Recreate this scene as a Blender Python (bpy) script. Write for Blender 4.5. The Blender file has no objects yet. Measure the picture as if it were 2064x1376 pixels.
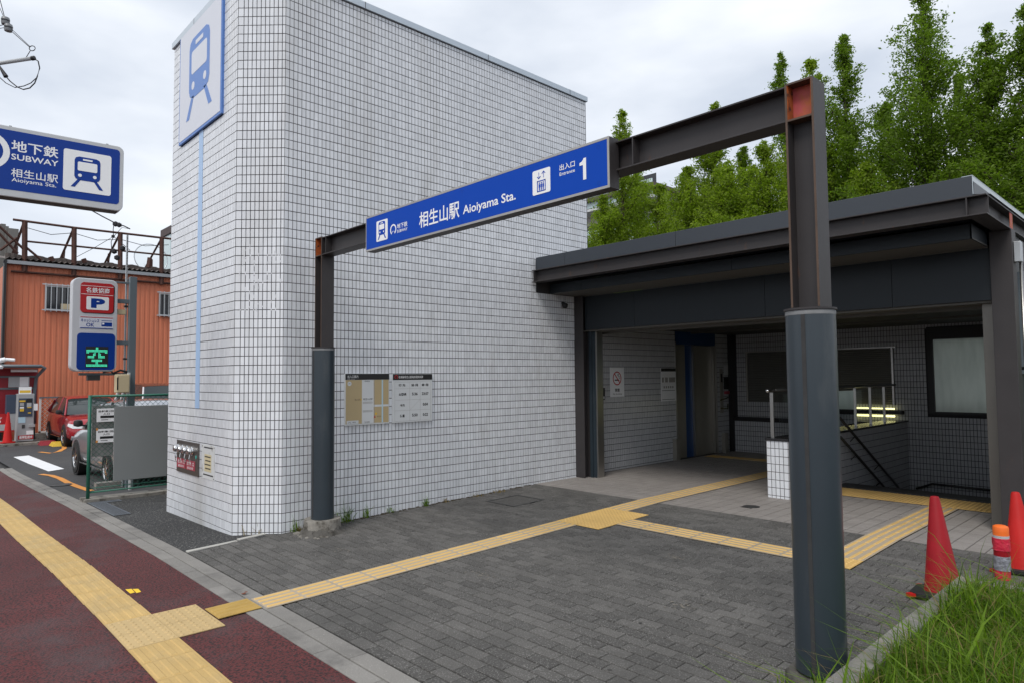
import bpy, bmesh, math, random
import numpy as np
from mathutils import Matrix, Vector
random.seed(7); rng = np.random.default_rng(7)
S = bpy.context.scene
COL = S.collection
PI = math.pi

# ---------------------------------------------------------------- camera
F_PX, CX, CY = 1351.0, 1032.0, 688.0          # measured focal length and centre, for a 2064 px wide frame
def _n(v): v = np.array(v, float); return v/np.linalg.norm(v)
_Y = _n([2465-CX, 745-CY, F_PX]); _X = _n([CX+245, -(770-CY), -F_PX])
_X = _n(_X-0.5*_X.dot(_Y)*_Y); _Y = _n(_Y-_X.dot(_Y)*_X)
_U = np.cross(_Y, _X)
if _U[1] > 0: _U = -_U
ROT = np.array([_X, _Y, _U])
cam = bpy.data.cameras.new('camera'); camo = bpy.data.objects.new('camera', cam); COL.objects.link(camo)
cam.sensor_width = 36; cam.lens = 36*F_PX/2064; cam.clip_start = 0.05; cam.clip_end = 2000
_r, _u, _b = ROT@np.array([1, 0, 0]), ROT@np.array([0, -1, 0]), ROT@np.array([0, 0, -1])
camo.matrix_world = Matrix(((_r[0], _u[0], _b[0], 0), (_r[1], _u[1], _b[1], 0), (_r[2], _u[2], _b[2], 0), (0, 0, 0, 1)))
S.camera = camo
def B(px, py, ax, val):
    """survey helper: the point where the sight line through a photo pixel meets the plane ax = val"""
    d = ROT@np.array([px-CX, py-CY, F_PX]); return d*(val/d['xyz'.index(ax)])

# ---------------------------------------------------------------- sky, sun, exposure
w = bpy.data.worlds.new('World'); S.world = w; w.use_nodes = True
nt = w.node_tree; nt.nodes.clear()
SUN_EL, SUN_ROT = math.radians(52), math.radians(157)
out = nt.nodes.new('ShaderNodeOutputWorld')
sky = nt.nodes.new('ShaderNodeTexSky'); sky.sky_type = 'NISHITA'; sky.sun_disc = False
sky.sun_elevation = SUN_EL; sky.sun_rotation = SUN_ROT
bg1 = nt.nodes.new('ShaderNodeBackground'); bg1.inputs[1].default_value = 0.1; nt.links.new(sky.outputs[0], bg1.inputs[0])
tc = nt.nodes.new('ShaderNodeTexCoord')
mp = nt.nodes.new('ShaderNodeMapping'); mp.inputs['Scale'].default_value = (1, 1, 2.6); nt.links.new(tc.outputs['Generated'], mp.inputs[0])
nz = nt.nodes.new('ShaderNodeTexNoise'); nz.inputs['Scale'].default_value = 2.1; nz.inputs['Detail'].default_value = 7; nz.inputs['Roughness'].default_value = 0.47
nt.links.new(mp.outputs[0], nz.inputs['Vector'])
cr = nt.nodes.new('ShaderNodeValToRGB')
cr.color_ramp.elements[0].position = 0.30; cr.color_ramp.elements[0].color = (0.43, 0.485, 0.575, 1)
cr.color_ramp.elements[1].position = 0.66; cr.color_ramp.elements[1].color = (0.90, 0.92, 0.95, 1)
nt.links.new(nz.outputs['Fac'], cr.inputs[0])
bg2 = nt.nodes.new('ShaderNodeBackground'); bg2.inputs[1].default_value = 1.0; nt.links.new(cr.outputs[0], bg2.inputs[0])
mx = nt.nodes.new('ShaderNodeMixShader'); mx.inputs[0].default_value = 0.93
nt.links.new(bg1.outputs[0], mx.inputs[1]); nt.links.new(bg2.outputs[0], mx.inputs[2]); nt.links.new(mx.outputs[0], out.inputs[0])
sl = bpy.data.lights.new('sun', 'SUN'); sl.energy = 1.5; sl.angle = math.radians(22); sl.color = (1.0, 0.96, 0.9)
so = bpy.data.objects.new('sun', sl); COL.objects.link(so)
_sd = Vector((0.30, -0.72, 1.0)).normalized()          # towards the veiled sun, over the street side
so.rotation_euler = _sd.to_track_quat('Z', 'Y').to_euler()
S.view_settings.view_transform = 'Standard'; S.view_settings.look = 'None'
S.view_settings.exposure = 0.44; S.view_settings.gamma = 1.0; S.view_settings.use_curve_mapping = False

# ---------------------------------------------------------------- materials
MATS = {}
def M(name, col, rough=0.6, metal=0.0, var=0.0, vs=3.0, bump=0.0, bs=60.0, rnd=0.0, spec=0.5, stain=None, coat=0.0, emit=0.0, speck=None, trans=0.0, wave=None):
    """one procedural material; var: soft mottling, rnd: piece-to-piece tone, stain: (colour, scale, lo, hi[, zstretch]), speck: (colour, scale, threshold)"""
    m = bpy.data.materials.new(name); m.use_nodes = True; t = m.node_tree; N = t.nodes; L = t.links
    p = N['Principled BSDF']; p.inputs['Roughness'].default_value = rough; p.inputs['Metallic'].default_value = metal
    p.inputs['Specular IOR Level'].default_value = spec; p.inputs['Coat Weight'].default_value = coat
    if coat: p.inputs['Coat Roughness'].default_value = 0.04
    g = N.new('ShaderNodeNewGeometry')
    rgb = N.new('ShaderNodeRGB'); rgb.outputs[0].default_value = (*col, 1); cur = rgb.outputs[0]
    def mul(cur, fac_socket, lo, hi):
        mr = N.new('ShaderNodeMapRange'); mr.inputs[3].default_value = lo; mr.inputs[4].default_value = hi; L.new(fac_socket, mr.inputs[0])
        vm = N.new('ShaderNodeVectorMath'); vm.operation = 'SCALE'; L.new(cur, vm.inputs[0]); L.new(mr.outputs[0], vm.inputs['Scale']); return vm.outputs[0]
    if var:
        n = N.new('ShaderNodeTexNoise'); n.inputs['Scale'].default_value = vs; n.inputs['Detail'].default_value = 5; n.inputs['Roughness'].default_value = 0.6
        L.new(g.outputs['Position'], n.inputs['Vector']); cur = mul(cur, n.outputs['Fac'], 1-var*1.6, 1+var*1.6)
    if rnd:
        at = N.new('ShaderNodeAttribute'); at.attribute_name = 'rnd'; oi = N.new('ShaderNodeObjectInfo')
        ad = N.new('ShaderNodeMath'); ad.operation = 'ADD'; L.new(at.outputs['Fac'], ad.inputs[0]); L.new(oi.outputs['Random'], ad.inputs[1])
        fr = N.new('ShaderNodeMath'); fr.operation = 'FRACT'; L.new(ad.outputs[0], fr.inputs[0]); cur = mul(cur, fr.outputs[0], 1-rnd, 1+rnd)
    if speck:
        n = N.new('ShaderNodeTexNoise'); n.inputs['Scale'].default_value = speck[1]; n.inputs['Detail'].default_value = 2
        L.new(g.outputs['Position'], n.inputs['Vector'])
        mr = N.new('ShaderNodeMapRange'); mr.inputs[1].default_value = speck[2]; mr.inputs[2].default_value = speck[2]+0.09; L.new(n.outputs['Fac'], mr.inputs[0])
        mm = N.new('ShaderNodeMix'); mm.data_type = 'RGBA'; L.new(mr.outputs[0], mm.inputs[0]); L.new(cur, mm.inputs[6]); mm.inputs[7].default_value = (*speck[0], 1); cur = mm.outputs[2]
    if stain:
        mpn = N.new('ShaderNodeMapping'); mpn.inputs['Scale'].default_value = (1, 1, stain[4] if len(stain) > 4 else 1); L.new(g.outputs['Position'], mpn.inputs[0])
        n = N.new('ShaderNodeTexNoise'); n.inputs['Scale'].default_value = stain[1]; n.inputs['Detail'].default_value = 6; n.inputs['Roughness'].default_value = 0.65
        L.new(mpn.outputs[0], n.inputs['Vector'])
        mr = N.new('ShaderNodeMapRange'); mr.inputs[1].default_value = stain[2]; mr.inputs[2].default_value = stain[3]; L.new(n.outputs['Fac'], mr.inputs[0])
        mm = N.new('ShaderNodeMix'); mm.data_type = 'RGBA'; L.new(mr.outputs[0], mm.inputs[0]); L.new(cur, mm.inputs[6]); mm.inputs[7].default_value = (*stain[0], 1); cur = mm.outputs[2]
    L.new(cur, p.inputs['Base Color'])
    if emit: L.new(cur, p.inputs['Emission Color']); p.inputs['Emission Strength'].default_value = emit
    if trans: p.inputs['Transmission Weight'].default_value = trans
    if bump:
        n = N.new('ShaderNodeTexNoise'); n.inputs['Scale'].default_value = bs; n.inputs['Detail'].default_value = 4
        L.new(g.outputs['Position'], n.inputs['Vector']); b = N.new('ShaderNodeBump'); b.inputs['Strength'].default_value = bump; b.inputs['Distance'].default_value = 0.01
        L.new(n.outputs['Fac'], b.inputs['Height']); L.new(b.outputs[0], p.inputs['Normal'])
    elif wave:
        wv = N.new('ShaderNodeTexWave'); wv.bands_direction = wave[0]; wv.inputs['Scale'].default_value = wave[1]; L.new(g.outputs['Position'], wv.inputs['Vector'])
        b = N.new('ShaderNodeBump'); b.inputs['Strength'].default_value = wave[2]; b.inputs['Distance'].default_value = 0.01; L.new(wv.outputs['Fac'], b.inputs['Height']); L.new(b.outputs[0], p.inputs['Normal'])
    MATS[name] = m; return m

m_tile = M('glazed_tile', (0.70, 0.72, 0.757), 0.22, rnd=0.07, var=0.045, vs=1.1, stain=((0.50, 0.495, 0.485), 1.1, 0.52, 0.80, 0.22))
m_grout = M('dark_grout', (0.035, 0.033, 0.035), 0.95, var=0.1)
m_tile_shaded = M('glazed_tile_shaded', (0.48, 0.49, 0.51), 0.25, rnd=0.05)  # same tile as outside, interior shade put into a darker colour
m_conc_wall = M('painted_concrete', (0.5, 0.5, 0.52), 0.9, var=0.1)
m_coping = M('coping_metal', (0.50, 0.56, 0.62), 0.35, 0.3, var=0.05)
m_steel = M('charcoal_painted_steel', (0.040, 0.036, 0.037), 0.5, spec=0.35, var=0.12, vs=5, bump=0.05, bs=30, stain=((0.10, 0.048, 0.026), 11, 0.63, 0.74, .25))
m_edge = M('rusty_edge', (0.085, 0.052, 0.035), 0.7, var=0.25, vs=14)
m_jacket = M('slate_column_jacket', (0.028, 0.039, 0.049), 0.30, var=0.10, vs=2.2, bump=0.03, bs=5, stain=((0.075, 0.085, 0.09), 5, 0.58, 0.9, 0.25))
m_seam = M('grimy_seam', (0.030, 0.030, 0.031), 0.8, var=0.35, vs=12)
m_primer = M('pink_primer', (0.42, 0.07, 0.07), 0.6, var=0.25, vs=9, stain=((0.40, 0.10, 0.015), 10, 0.47, 0.62, 0.6))
m_rust = M('orange_rust', (0.35, 0.085, 0.015), 0.9, var=0.35, vs=18, stain=((0.05, 0.015, 0.01), 22, 0.55, 0.65))
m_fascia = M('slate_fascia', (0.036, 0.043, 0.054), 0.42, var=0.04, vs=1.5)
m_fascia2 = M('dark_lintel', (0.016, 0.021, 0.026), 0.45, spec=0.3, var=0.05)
m_soffit = M('grey_soffit', (0.09, 0.086, 0.076), 0.6, var=0.05)
m_galv = M('galvanised', (0.45, 0.49, 0.50), 0.35, 0.7, var=0.12, vs=4, bump=0.35, bs=5)
m_stain = M('stainless', (0.42, 0.41, 0.39), 0.28, 0.95, var=0.05)
m_chrome = M('chrome', (0.7, 0.7, 0.7), 0.12, 1.0)
m_ceil = M('interior_ceiling', (0.06, 0.06, 0.055), 0.7, var=0.05)
m_blue = M('sign_blue', (0.006, 0.062, 0.42), 0.5, var=0.015, spec=0.08)
m_blue2 = M('deep_sign_blue', (0.006, 0.042, 0.27), 0.4, var=0.02, spec=0.2)
m_white = M('sign_white', (0.84, 0.85, 0.86), 0.45, spec=0.3)
m_signgrey = M('sign_frame', (0.36, 0.35, 0.34), 0.4, 0.3, var=0.12, vs=12)
m_tblue = M('faded_pictogram_blue', (0.10, 0.22, 0.56), 0.45)
m_tboard = M('pale_board', (0.64, 0.66, 0.73), 0.4, var=0.02)
m_stripe = M('pale_blue_stripe', (0.36, 0.52, 0.76), 0.4)
m_black = M('black_print', (0.012, 0.012, 0.013), 0.5)
m_dark = M('dark_rubber', (0.014, 0.014, 0.015), 0.7, var=0.1)
m_tan = M('map_tan', (0.46, 0.36, 0.20), 0.5, var=0.03)
m_mapw = M('map_white', (0.60, 0.62, 0.63), 0.45)
m_mapb = M('map_water', (0.42, 0.60, 0.70), 0.45)
m_yel = M('print_yellow', (0.70, 0.45, 0.04), 0.5)
m_red = M('sign_red', (0.47, 0.018, 0.022), 0.35)
m_redp = M('faded_red_plate', (0.38, 0.05, 0.075), 0.5, var=0.1, vs=20)
m_asph_red = M('red_asphalt', (0.100, 0.020, 0.020), 0.85, var=0.24, vs=1.6, bump=1.0, bs=55, speck=((0.021, 0.009, 0.010), 62, 0.50), stain=((0.075, 0.050, 0.052), 0.9, 0.5, 0.72))
m_asph = M('asphalt', (0.030, 0.030, 0.031), 0.92, var=0.18, vs=1.2, bump=1.0, bs=50, speck=((0.17, 0.17, 0.16), 55, 0.57))
m_asph_lot = M('parking_asphalt', (0.048, 0.048, 0.050), 0.9, var=0.2, vs=0.7, bump=0.6, bs=60, stain=((0.065, 0.063, 0.06), 1.1, 0.5, 0.8))
m_paver = M('grey_paver', (0.084, 0.080, 0.075), 0.9, rnd=0.27, var=0.15, vs=1.3, bump=0.7, bs=80, speck=((0.19, 0.185, 0.175), 110, 0.56), stain=((0.055, 0.053, 0.05), 1.1, 0.52, 0.8))
m_joint = M('paver_joint', (0.011, 0.010, 0.009), 0.98, var=0.2, vs=6)
m_fj2 = None
m_ftile = M('beige_floor_tile', (0.285, 0.262, 0.245), 0.6, rnd=0.07, var=0.06, vs=1.6, wave=('Y', 26, 0.5))
m_fjoint = M('floor_joint', (0.045, 0.038, 0.036), 0.95)
m_kerb = M('kerb_concrete', (0.215, 0.205, 0.19), 0.92, rnd=0.10, var=0.17, vs=2.6, bump=0.5, bs=55, speck=((0.34, 0.33, 0.31), 120, 0.63), stain=((0.10, 0.095, 0.09), 1.7, 0.52, 0.75))
m_kerbw = M('pale_edging', (0.42, 0.41, 0.38), 0.9, var=0.1, vs=5, bump=0.3, bs=40)
m_conc = M('rough_concrete', (0.24, 0.225, 0.20), 0.95, var=0.30, vs=16, bump=1.0, bs=28, stain=((0.07, 0.062, 0.05), 8, 0.5, 0.64))
m_tac = M('tactile_yellow', (0.62, 0.405, 0.14), 0.65, rnd=0.04, var=0.08, vs=3)
m_tac2 = M('worn_tactile_yellow', (0.50, 0.34, 0.13), 0.8, rnd=0.05, var=0.12, vs=5, bump=0.25, bs=60, stain=((0.40, 0.30, 0.15), 2.2, 0.5, 0.75))
m_tacb = M('tactile_blister_beige', (0.50, 0.36, 0.17), 0.8, rnd=0.04, var=0.1, vs=4)
m_tac3 = M('ochre_tactile', (0.42, 0.27, 0.07), 0.8, var=0.15, vs=6)
m_tgap = M('tactile_gap_grey', (0.40, 0.33, 0.24), 0.7, var=0.1, vs=20)
m_cone = M('red_cone_plastic', (0.27, 0.006, 0.012), 0.5, spec=0.25, var=0.18, vs=5)
m_cone2 = M('orange_red_cone_plastic', (0.46, 0.014, 0.012), 0.5, spec=0.25, var=0.15, vs=5)
m_orange = M('orange_plastic', (0.85, 0.16, 0.02), 0.45)
m_silvt = M('crumpled_silver_tape', (0.30, 0.31, 0.35), 0.35, 0.4, var=0.35, vs=30, bump=1.0, bs=45)
m_redt = M('crumpled_red_tape', (0.55, 0.02, 0.05), 0.4, var=0.25, vs=25, bump=1.0, bs=40)
m_soil = M('soil', (0.045, 0.035, 0.022), 1.0, var=0.3, vs=12, bump=1, bs=20)
m_wall_or = M('orange_corrugated', (0.58, 0.175, 0.088), 0.55, var=0.06, vs=0.5, stain=((0.40, 0.15, 0.08), 1.3, 0.48, 0.75, 0.15))
m_roofc = M('corrugated_slate', (0.14, 0.12, 0.11), 0.9, var=0.3, vs=2)
m_gutter = M('gutter_grey', (0.28, 0.30, 0.32), 0.5, var=0.1)
m_rsteel = M('rusted_angle_steel', (0.07, 0.030, 0.022), 0.85, var=0.35, vs=6)
m_glassd = M('dark_window', (0.02, 0.023, 0.03), 0.08)
m_alu = M('aluminium', (0.5, 0.52, 0.54), 0.4, 0.6)
m_pole = M('grey_pole', (0.13, 0.16, 0.18), 0.5, var=0.06)
m_beige = M('beige_box', (0.60, 0.50, 0.32), 0.5, var=0.06)
m_lightg = M('light_grey', (0.42, 0.43, 0.44), 0.5, var=0.06)
m_mach = M('machine_grey', (0.36, 0.37, 0.38), 0.45, var=0.05)
m_machd = M('machine_slate', (0.05, 0.07, 0.11), 0.4, var=0.04)
m_shelter = M('shelter_red', (0.26, 0.012, 0.022), 0.45, var=0.1)
m_green = M('fence_green', (0.016, 0.13, 0.085), 0.45, var=0.12)
m_whitef = M('fence_white', (0.72, 0.72, 0.70), 0.5)
m_board = M('grey_board', (0.245, 0.26, 0.26), 0.5, var=0.06, vs=1.5)
m_paint = M('road_white', (0.72, 0.73, 0.74), 0.7, var=0.08, vs=6)
m_ypaint = M('road_orange', (0.66, 0.27, 0.05), 0.75, var=0.15, vs=6)
m_carred = M('red_car_paint', (0.36, 0.008, 0.018), 0.25, 0.2, coat=1.0)
m_carsil = M('silver_car_paint', (0.46, 0.47, 0.50), 0.28, 0.75, coat=1.0)
m_carwh = M('white_car_paint', (0.66, 0.62, 0.64), 0.25, coat=1.0)
m_maroon = M('wall_reflection_maroon', (0.06, 0.018, 0.012), 0.3, coat=1.0)  # maroon base colour stands in for the orange wall's reflection on the roof
m_cglass = M('car_glass', (0.03, 0.04, 0.042), 0.06, spec=0.6)
m_tyre = M('tyre', (0.012, 0.012, 0.012), 0.8)
m_led = M('green_led', (0.05, 0.55, 0.32), 0.5, emit=0.9)
m_lamp = M('tube_light', (1.0, 0.95, 0.42), 0.5, emit=1.6)
m_ledbg = M('led_panel', (0.022, 0.024, 0.024), 0.4)
m_bark = M('bark', (0.05, 0.036, 0.028), 0.95, var=0.3, vs=10)
m_wire = M('cable', (0.012, 0.012, 0.016), 0.6)
m_porc = M('insulator_grey', (0.20, 0.21, 0.22), 0.4)
m_bld = M('pale_apartment', (0.50, 0.47, 0.43), 0.8, var=0.05)
m_bldg = M('grey_far_building', (0.17, 0.165, 0.155), 0.9, var=0.06)
m_balc = M('balcony_glass', (0.50, 0.62, 0.64), 0.15)
m_manh = M('cast_iron', (0.06, 0.06, 0.06), 0.6, 0.4, var=0.2, vs=30, bump=0.6, bs=60)
m_grate = M('steel_grating', (0.19, 0.21, 0.24), 0.5, 0.6, var=0.1)
m_liftb = M('lift_blue', (0.008, 0.055, 0.19), 0.35)
m_door = M('lift_steel', (0.30, 0.285, 0.25), 0.42, 0.4, var=0.06)
m_shut = M('roller_shutter', (0.11, 0.11, 0.10), 0.5, var=0.05, wave=('Z', 9, 0.6))
m_leafd = M('dead_leaf', (0.16, 0.05, 0.025), 0.8)
m_glow = None

def foliage_mat(name, dark, light, tr=0.35):
    m = bpy.data.materials.new(name); m.use_nodes = True; t = m.node_tree; N = t.nodes; L = t.links; N.clear()
    o = N.new('ShaderNodeOutputMaterial'); at = N.new('ShaderNodeAttribute'); at.attribute_name = 'rnd'
    r = N.new('ShaderNodeValToRGB'); r.color_ramp.elements[0].color = (*dark, 1); r.color_ramp.elements[1].color = (*light, 1)
    L.new(at.outputs['Fac'], r.inputs[0])
    d = N.new('ShaderNodeBsdfPrincipled'); d.inputs['Roughness'].default_value = 0.55; d.inputs['Specular IOR Level'].default_value = 0.3; L.new(r.outputs[0], d.inputs['Base Color'])
    tl = N.new('ShaderNodeBsdfTranslucent'); vm = N.new('ShaderNodeVectorMath'); vm.operation = 'MULTIPLY'; vm.inputs[1].default_value = (1.3, 1.5, 0.7); L.new(r.outputs[0], vm.inputs[0]); L.new(vm.outputs[0], tl.inputs[0])
    mx = N.new('ShaderNodeMixShader'); mx.inputs[0].default_value = tr; L.new(d.outputs[0], mx.inputs[1]); L.new(tl.outputs[0], mx.inputs[2]); L.new(mx.outputs[0], o.inputs[0])
    return m
m_leaf = foliage_mat('redwood_foliage', (0.085, 0.135, 0.010), (0.280, 0.375, 0.030), 0.52)
m_leaf2 = foliage_mat('redwood_foliage_bluish', (0.058, 0.105, 0.010), (0.190, 0.285, 0.026), 0.50)
m_grass = foliage_mat('grass_blades', (0.024, 0.068, 0.003), (0.185, 0.300, 0.018), 0.45)
m_dry = foliage_mat('dry_grass', (0.14, 0.10, 0.04), (0.30, 0.22, 0.09), 0.3)

def glass_mat(name, col, alpha):
    m = bpy.data.materials.new(name); m.use_nodes = True; N = m.node_tree.nodes; L = m.node_tree.links; N.clear()
    o = N.new('ShaderNodeOutputMaterial'); tr = N.new('ShaderNodeBsdfTransparent'); tr.inputs[0].default_value = (*col, 1)
    gl = N.new('ShaderNodeBsdfGlossy'); gl.inputs['Roughness'].default_value = 0.03; gl.inputs[0].default_value = (0.8, 0.85, 0.85, 1)
    fr = N.new('ShaderNodeFresnel'); fr.inputs[0].default_value = 1.5
    mx = N.new('ShaderNodeMixShader'); ad = N.new('ShaderNodeMath'); ad.operation = 'ADD'; ad.inputs[1].default_value = alpha
    L.new(fr.outputs[0], ad.inputs[0]); L.new(ad.outputs[0], mx.inputs[0]); L.new(tr.outputs[0], mx.inputs[1]); L.new(gl.outputs[0], mx.inputs[2]); L.new(mx.outputs[0], o.inputs[0])
    return m
m_glass = glass_mat('clear_glass', (0.93, 0.95, 0.94), 0.0)
def frosted_mat():
    m = bpy.data.materials.new('frosted_glass'); m.use_nodes = True; N = m.node_tree.nodes; L = m.node_tree.links; N.clear()
    o = N.new('ShaderNodeOutputMaterial'); tl = N.new('ShaderNodeBsdfTranslucent'); d = N.new('ShaderNodeBsdfDiffuse')
    g = N.new('ShaderNodeNewGeometry'); mp_ = N.new('ShaderNodeMapping'); mp_.inputs['Scale'].default_value = (6, 6, 1.2); L.new(g.outputs['Position'], mp_.inputs[0])
    n = N.new('ShaderNodeTexNoise'); n.inputs['Scale'].default_value = 1.6; n.inputs['Detail'].default_value = 6; L.new(mp_.outputs[0], n.inputs['Vector'])
    r = N.new('ShaderNodeValToRGB'); r.color_ramp.elements[0].color = (0.34, 0.37, 0.34, 1); r.color_ramp.elements[1].color = (0.58, 0.62, 0.57, 1)
    L.new(n.outputs['Fac'], r.inputs[0]); L.new(r.outputs[0], tl.inputs[0]); L.new(r.outputs[0], d.inputs[0])
    mx = N.new('ShaderNodeMixShader'); mx.inputs[0].default_value = 0.35; L.new(tl.outputs[0], mx.inputs[1]); L.new(d.outputs[0], mx.inputs[2]); L.new(mx.outputs[0], o.inputs[0]); return m
m_frost = frosted_mat()

# ---------------------------------------------------------------- building blocks
def tag(o, label=None, cat=None, group=None, kind=None):
    if label: o['label'] = label
    if cat: o['category'] = cat
    if group: o['group'] = group
    if kind: o['kind'] = kind
    return o
def thing(name, label, cat, loc=(0, 0, 0), group=None):
    o = bpy.data.objects.new(name, None); COL.objects.link(o); o.location = loc; o.empty_display_size = 0.1
    return tag(o, label, cat, group)
def rootloc(p):
    while p.parent: p = p.parent
    return np.array(p.location)
class Fr:
    """local frame: u, v in a surface, n out of it"""
    def __init__(s, o, u, v, n=None):
        s.o = np.array(o, float); s.u = _n(u); s.v = _n(v); s.n = _n(n) if n is not None else np.cross(s.u, s.v)
    def p(s, a): a = np.asarray(a, float).reshape(-1, 3); return s.o+a[:, :1]*s.u+a[:, 1:2]*s.v+a[:, 2:3]*s.n
WORLD = Fr((0, 0, 0), (1, 0, 0), (0, 1, 0))
class MB:
    def __init__(s, fr=WORLD): s.v = []; s.f = []; s.m = []; s.fr = fr; s.k = 0
    def add(s, vs, fs, mi=0):
        s.v.append(s.fr.p(vs)); s.f += [tuple(i+s.k for i in f) for f in fs]; s.m += [mi]*len(fs); s.k += len(vs); return s
    def box(s, x0, x1, y0, y1, z0, z1, mi=0):
        x0, x1 = min(x0, x1), max(x0, x1); y0, y1 = min(y0, y1), max(y0, y1); z0, z1 = min(z0, z1), max(z0, z1)
        return s.add([(x0, y0, z0), (x1, y0, z0), (x1, y1, z0), (x0, y1, z0), (x0, y0, z1), (x1, y0, z1), (x1, y1, z1), (x0, y1, z1)],
                     [(0, 3, 2, 1), (4, 5, 6, 7), (0, 1, 5, 4), (1, 2, 6, 5), (2, 3, 7, 6), (3, 0, 4, 7)], mi)
    def prism(s, pts, z0, z1, mi=0, caps=True):
        n = len(pts); vs = [(x, y, z0) for x, y in pts]+[(x, y, z1) for x, y in pts]
        fs = [(i, (i+1) % n, n+(i+1) % n, n+i) for i in range(n)]
        if caps: fs += [tuple(range(n))[::-1], tuple(range(n, 2*n))]
        return s.add(vs, fs, mi)
    def flat(s, pts, z=0, mi=0): return s.add([(x, y, z) for x, y in pts], [tuple(range(len(pts)))], mi)
    def poly3(s, pts, mi=0): return s.add(pts, [tuple(range(len(pts)))], mi)
    def lathe(s, prof, c=(0, 0, 0), n=24, mi=0, cap=True):
        vs = []; fs = []
        for r, z in prof:
            for i in range(n): a = 2*PI*i/n; vs.append((c[0]+r*math.cos(a), c[1]+r*math.sin(a), c[2]+z))
        for k in range(len(prof)-1):
            for i in range(n): j = (i+1) % n; fs.append((k*n+i, k*n+j, (k+1)*n+j, (k+1)*n+i))
        if cap: fs += [tuple(range(n))[::-1], tuple(range((len(prof)-1)*n, len(prof)*n))]
        return s.add(vs, fs, mi)
    def tube(s, pts, r, n=8, mi=0, cap=True):
        pts = [np.array(p, float) for p in pts]; rs = r if hasattr(r, '__len__') else [r]*len(pts); vs = []; fs = []
        for i, p in enumerate(pts):
            d = (pts[min(i+1, len(pts)-1)]-pts[max(i-1, 0)]); d = d/(np.linalg.norm(d)+1e-9)
            a = np.cross(d, (0, 0, 1)) if abs(d[2]) < 0.95 else np.cross(d, (0, 1, 0)); a = a/np.linalg.norm(a); b = np.cross(d, a)
            for k in range(n): t = 2*PI*k/n; vs.append(tuple(p+rs[i]*(math.cos(t)*a+math.sin(t)*b)))
        for i in range(len(pts)-1):
            for k in range(n): j = (k+1) % n; fs.append((i*n+k, i*n+j, (i+1)*n+j, (i+1)*n+k))
        if cap: fs += [tuple(range(n)), tuple(range((len(pts)-1)*n, len(pts)*n))[::-1]]
        return s.add(vs, fs, mi)
    def bar(s, a, b, w, mi=0): return s.tube([a, b], w*0.7071, 4, mi)
    def build(s, name, mats, parent=None, smooth=False, bevel=0, label=None, cat=None, group=None, kind=None, rnd=None, fix=True):
        vs = np.concatenate(s.v) if s.v else np.zeros((0, 3))
        if parent is not None: vs = vs-rootloc(parent)
        me = bpy.data.meshes.new(name); me.from_pydata(vs.tolist(), [], s.f)
        for m in (mats if isinstance(mats, (list, tuple)) else [mats]): me.materials.append(m)
        if len(me.materials) > 1: me.polygons.foreach_set('material_index', s.m)
        if fix and len(s.f) < 20000:
            bm = bmesh.new(); bm.from_mesh(me); bmesh.ops.recalc_face_normals(bm, faces=bm.faces); bm.to_mesh(me); bm.free()
        if rnd is not None:
            at = me.attributes.new('rnd', 'FLOAT', 'FACE'); at.data.foreach_set('value', np.asarray(rnd, np.float32))
        if smooth:
            me.polygons.foreach_set('use_smooth', [True]*len(me.polygons))
        me.update()
        o = bpy.data.objects.new(name, me); COL.objects.link(o)
        if parent is not None: o.parent = parent
        if smooth == 'auto':
            me.set_sharp_from_angle(angle=math.radians(35))
        if bevel:
            b = o.modifiers.new('bevel', 'BEVEL'); b.width = bevel; b.segments = 2; b.limit_method = 'ANGLE'; b.harden_normals = False
        return tag(o, label, cat, group, kind)
def build_each(mb, name, mat, parent=None, **kw):
    """every piece added to mb becomes an object of its own"""
    i0 = 0; out = []; k = 0; fs = list(mb.f)
    for v in mb.v:
        m = len(v); f = [tuple(i-k for i in q) for q in fs if k <= q[0] < k+m]
        b_ = MB(); b_.v = [v]; b_.f = f; b_.m = [0]*len(f); b_.k = m; out.append(b_.build(name, mat, parent, **kw)); k += m
    return out
def cut(cells, rects):
    """subtract axis-aligned rectangles (x0,x1,y0,y1) from axis-aligned cells"""
    out = []
    for (a, b_, c, d) in cells:
        todo = [(a, b_, c, d)]
        for (x0, x1, y0, y1) in rects:
            nx = []
            for (p, q, r, t) in todo:
                if q <= x0 or p >= x1 or t <= y0 or r >= y1: nx.append((p, q, r, t)); continue
                if p < x0: nx.append((p, x0, r, t))
                if q > x1: nx.append((x1, q, r, t))
                m0, m1 = max(p, x0), min(q, x1)
                if r < y0: nx.append((m0, m1, r, y0))
                if t > y1: nx.append((m0, m1, y1, t))
            todo = nx
        out += [z for z in todo if z[1]-z[0] > .018 and z[3]-z[2] > .018]
    return out
def copy_tree(o, parent=None):
    c = o.copy(); COL.objects.link(c); c.parent = parent
    for k in [x for x in CH.get(o.name, [])]: copy_tree(k, c)
    return c
CH = {}
def index_children():
    CH.clear()
    for x in bpy.data.objects:
        if x.parent: CH.setdefault(x.parent.name, []).append(x)
def rrect(x0, x1, y0, y1, r, n=5):
    pts = []
    for cx_, cy_, a0 in ((x1-r, y1-r, 0), (x0+r, y1-r, 90), (x0+r, y0+r, 180), (x1-r, y0+r, 270)):
        for i in range(n+1): a = math.radians(a0+90*i/n); pts.append((cx_+r*math.cos(a), cy_+r*math.sin(a)))
    return pts
def circle(cx_, cy_, r, n=16, ry=None): return [(cx_+r*math.cos(2*PI*i/n), cy_+(ry or r)*math.sin(2*PI*i/n)) for i in range(n)]
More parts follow.
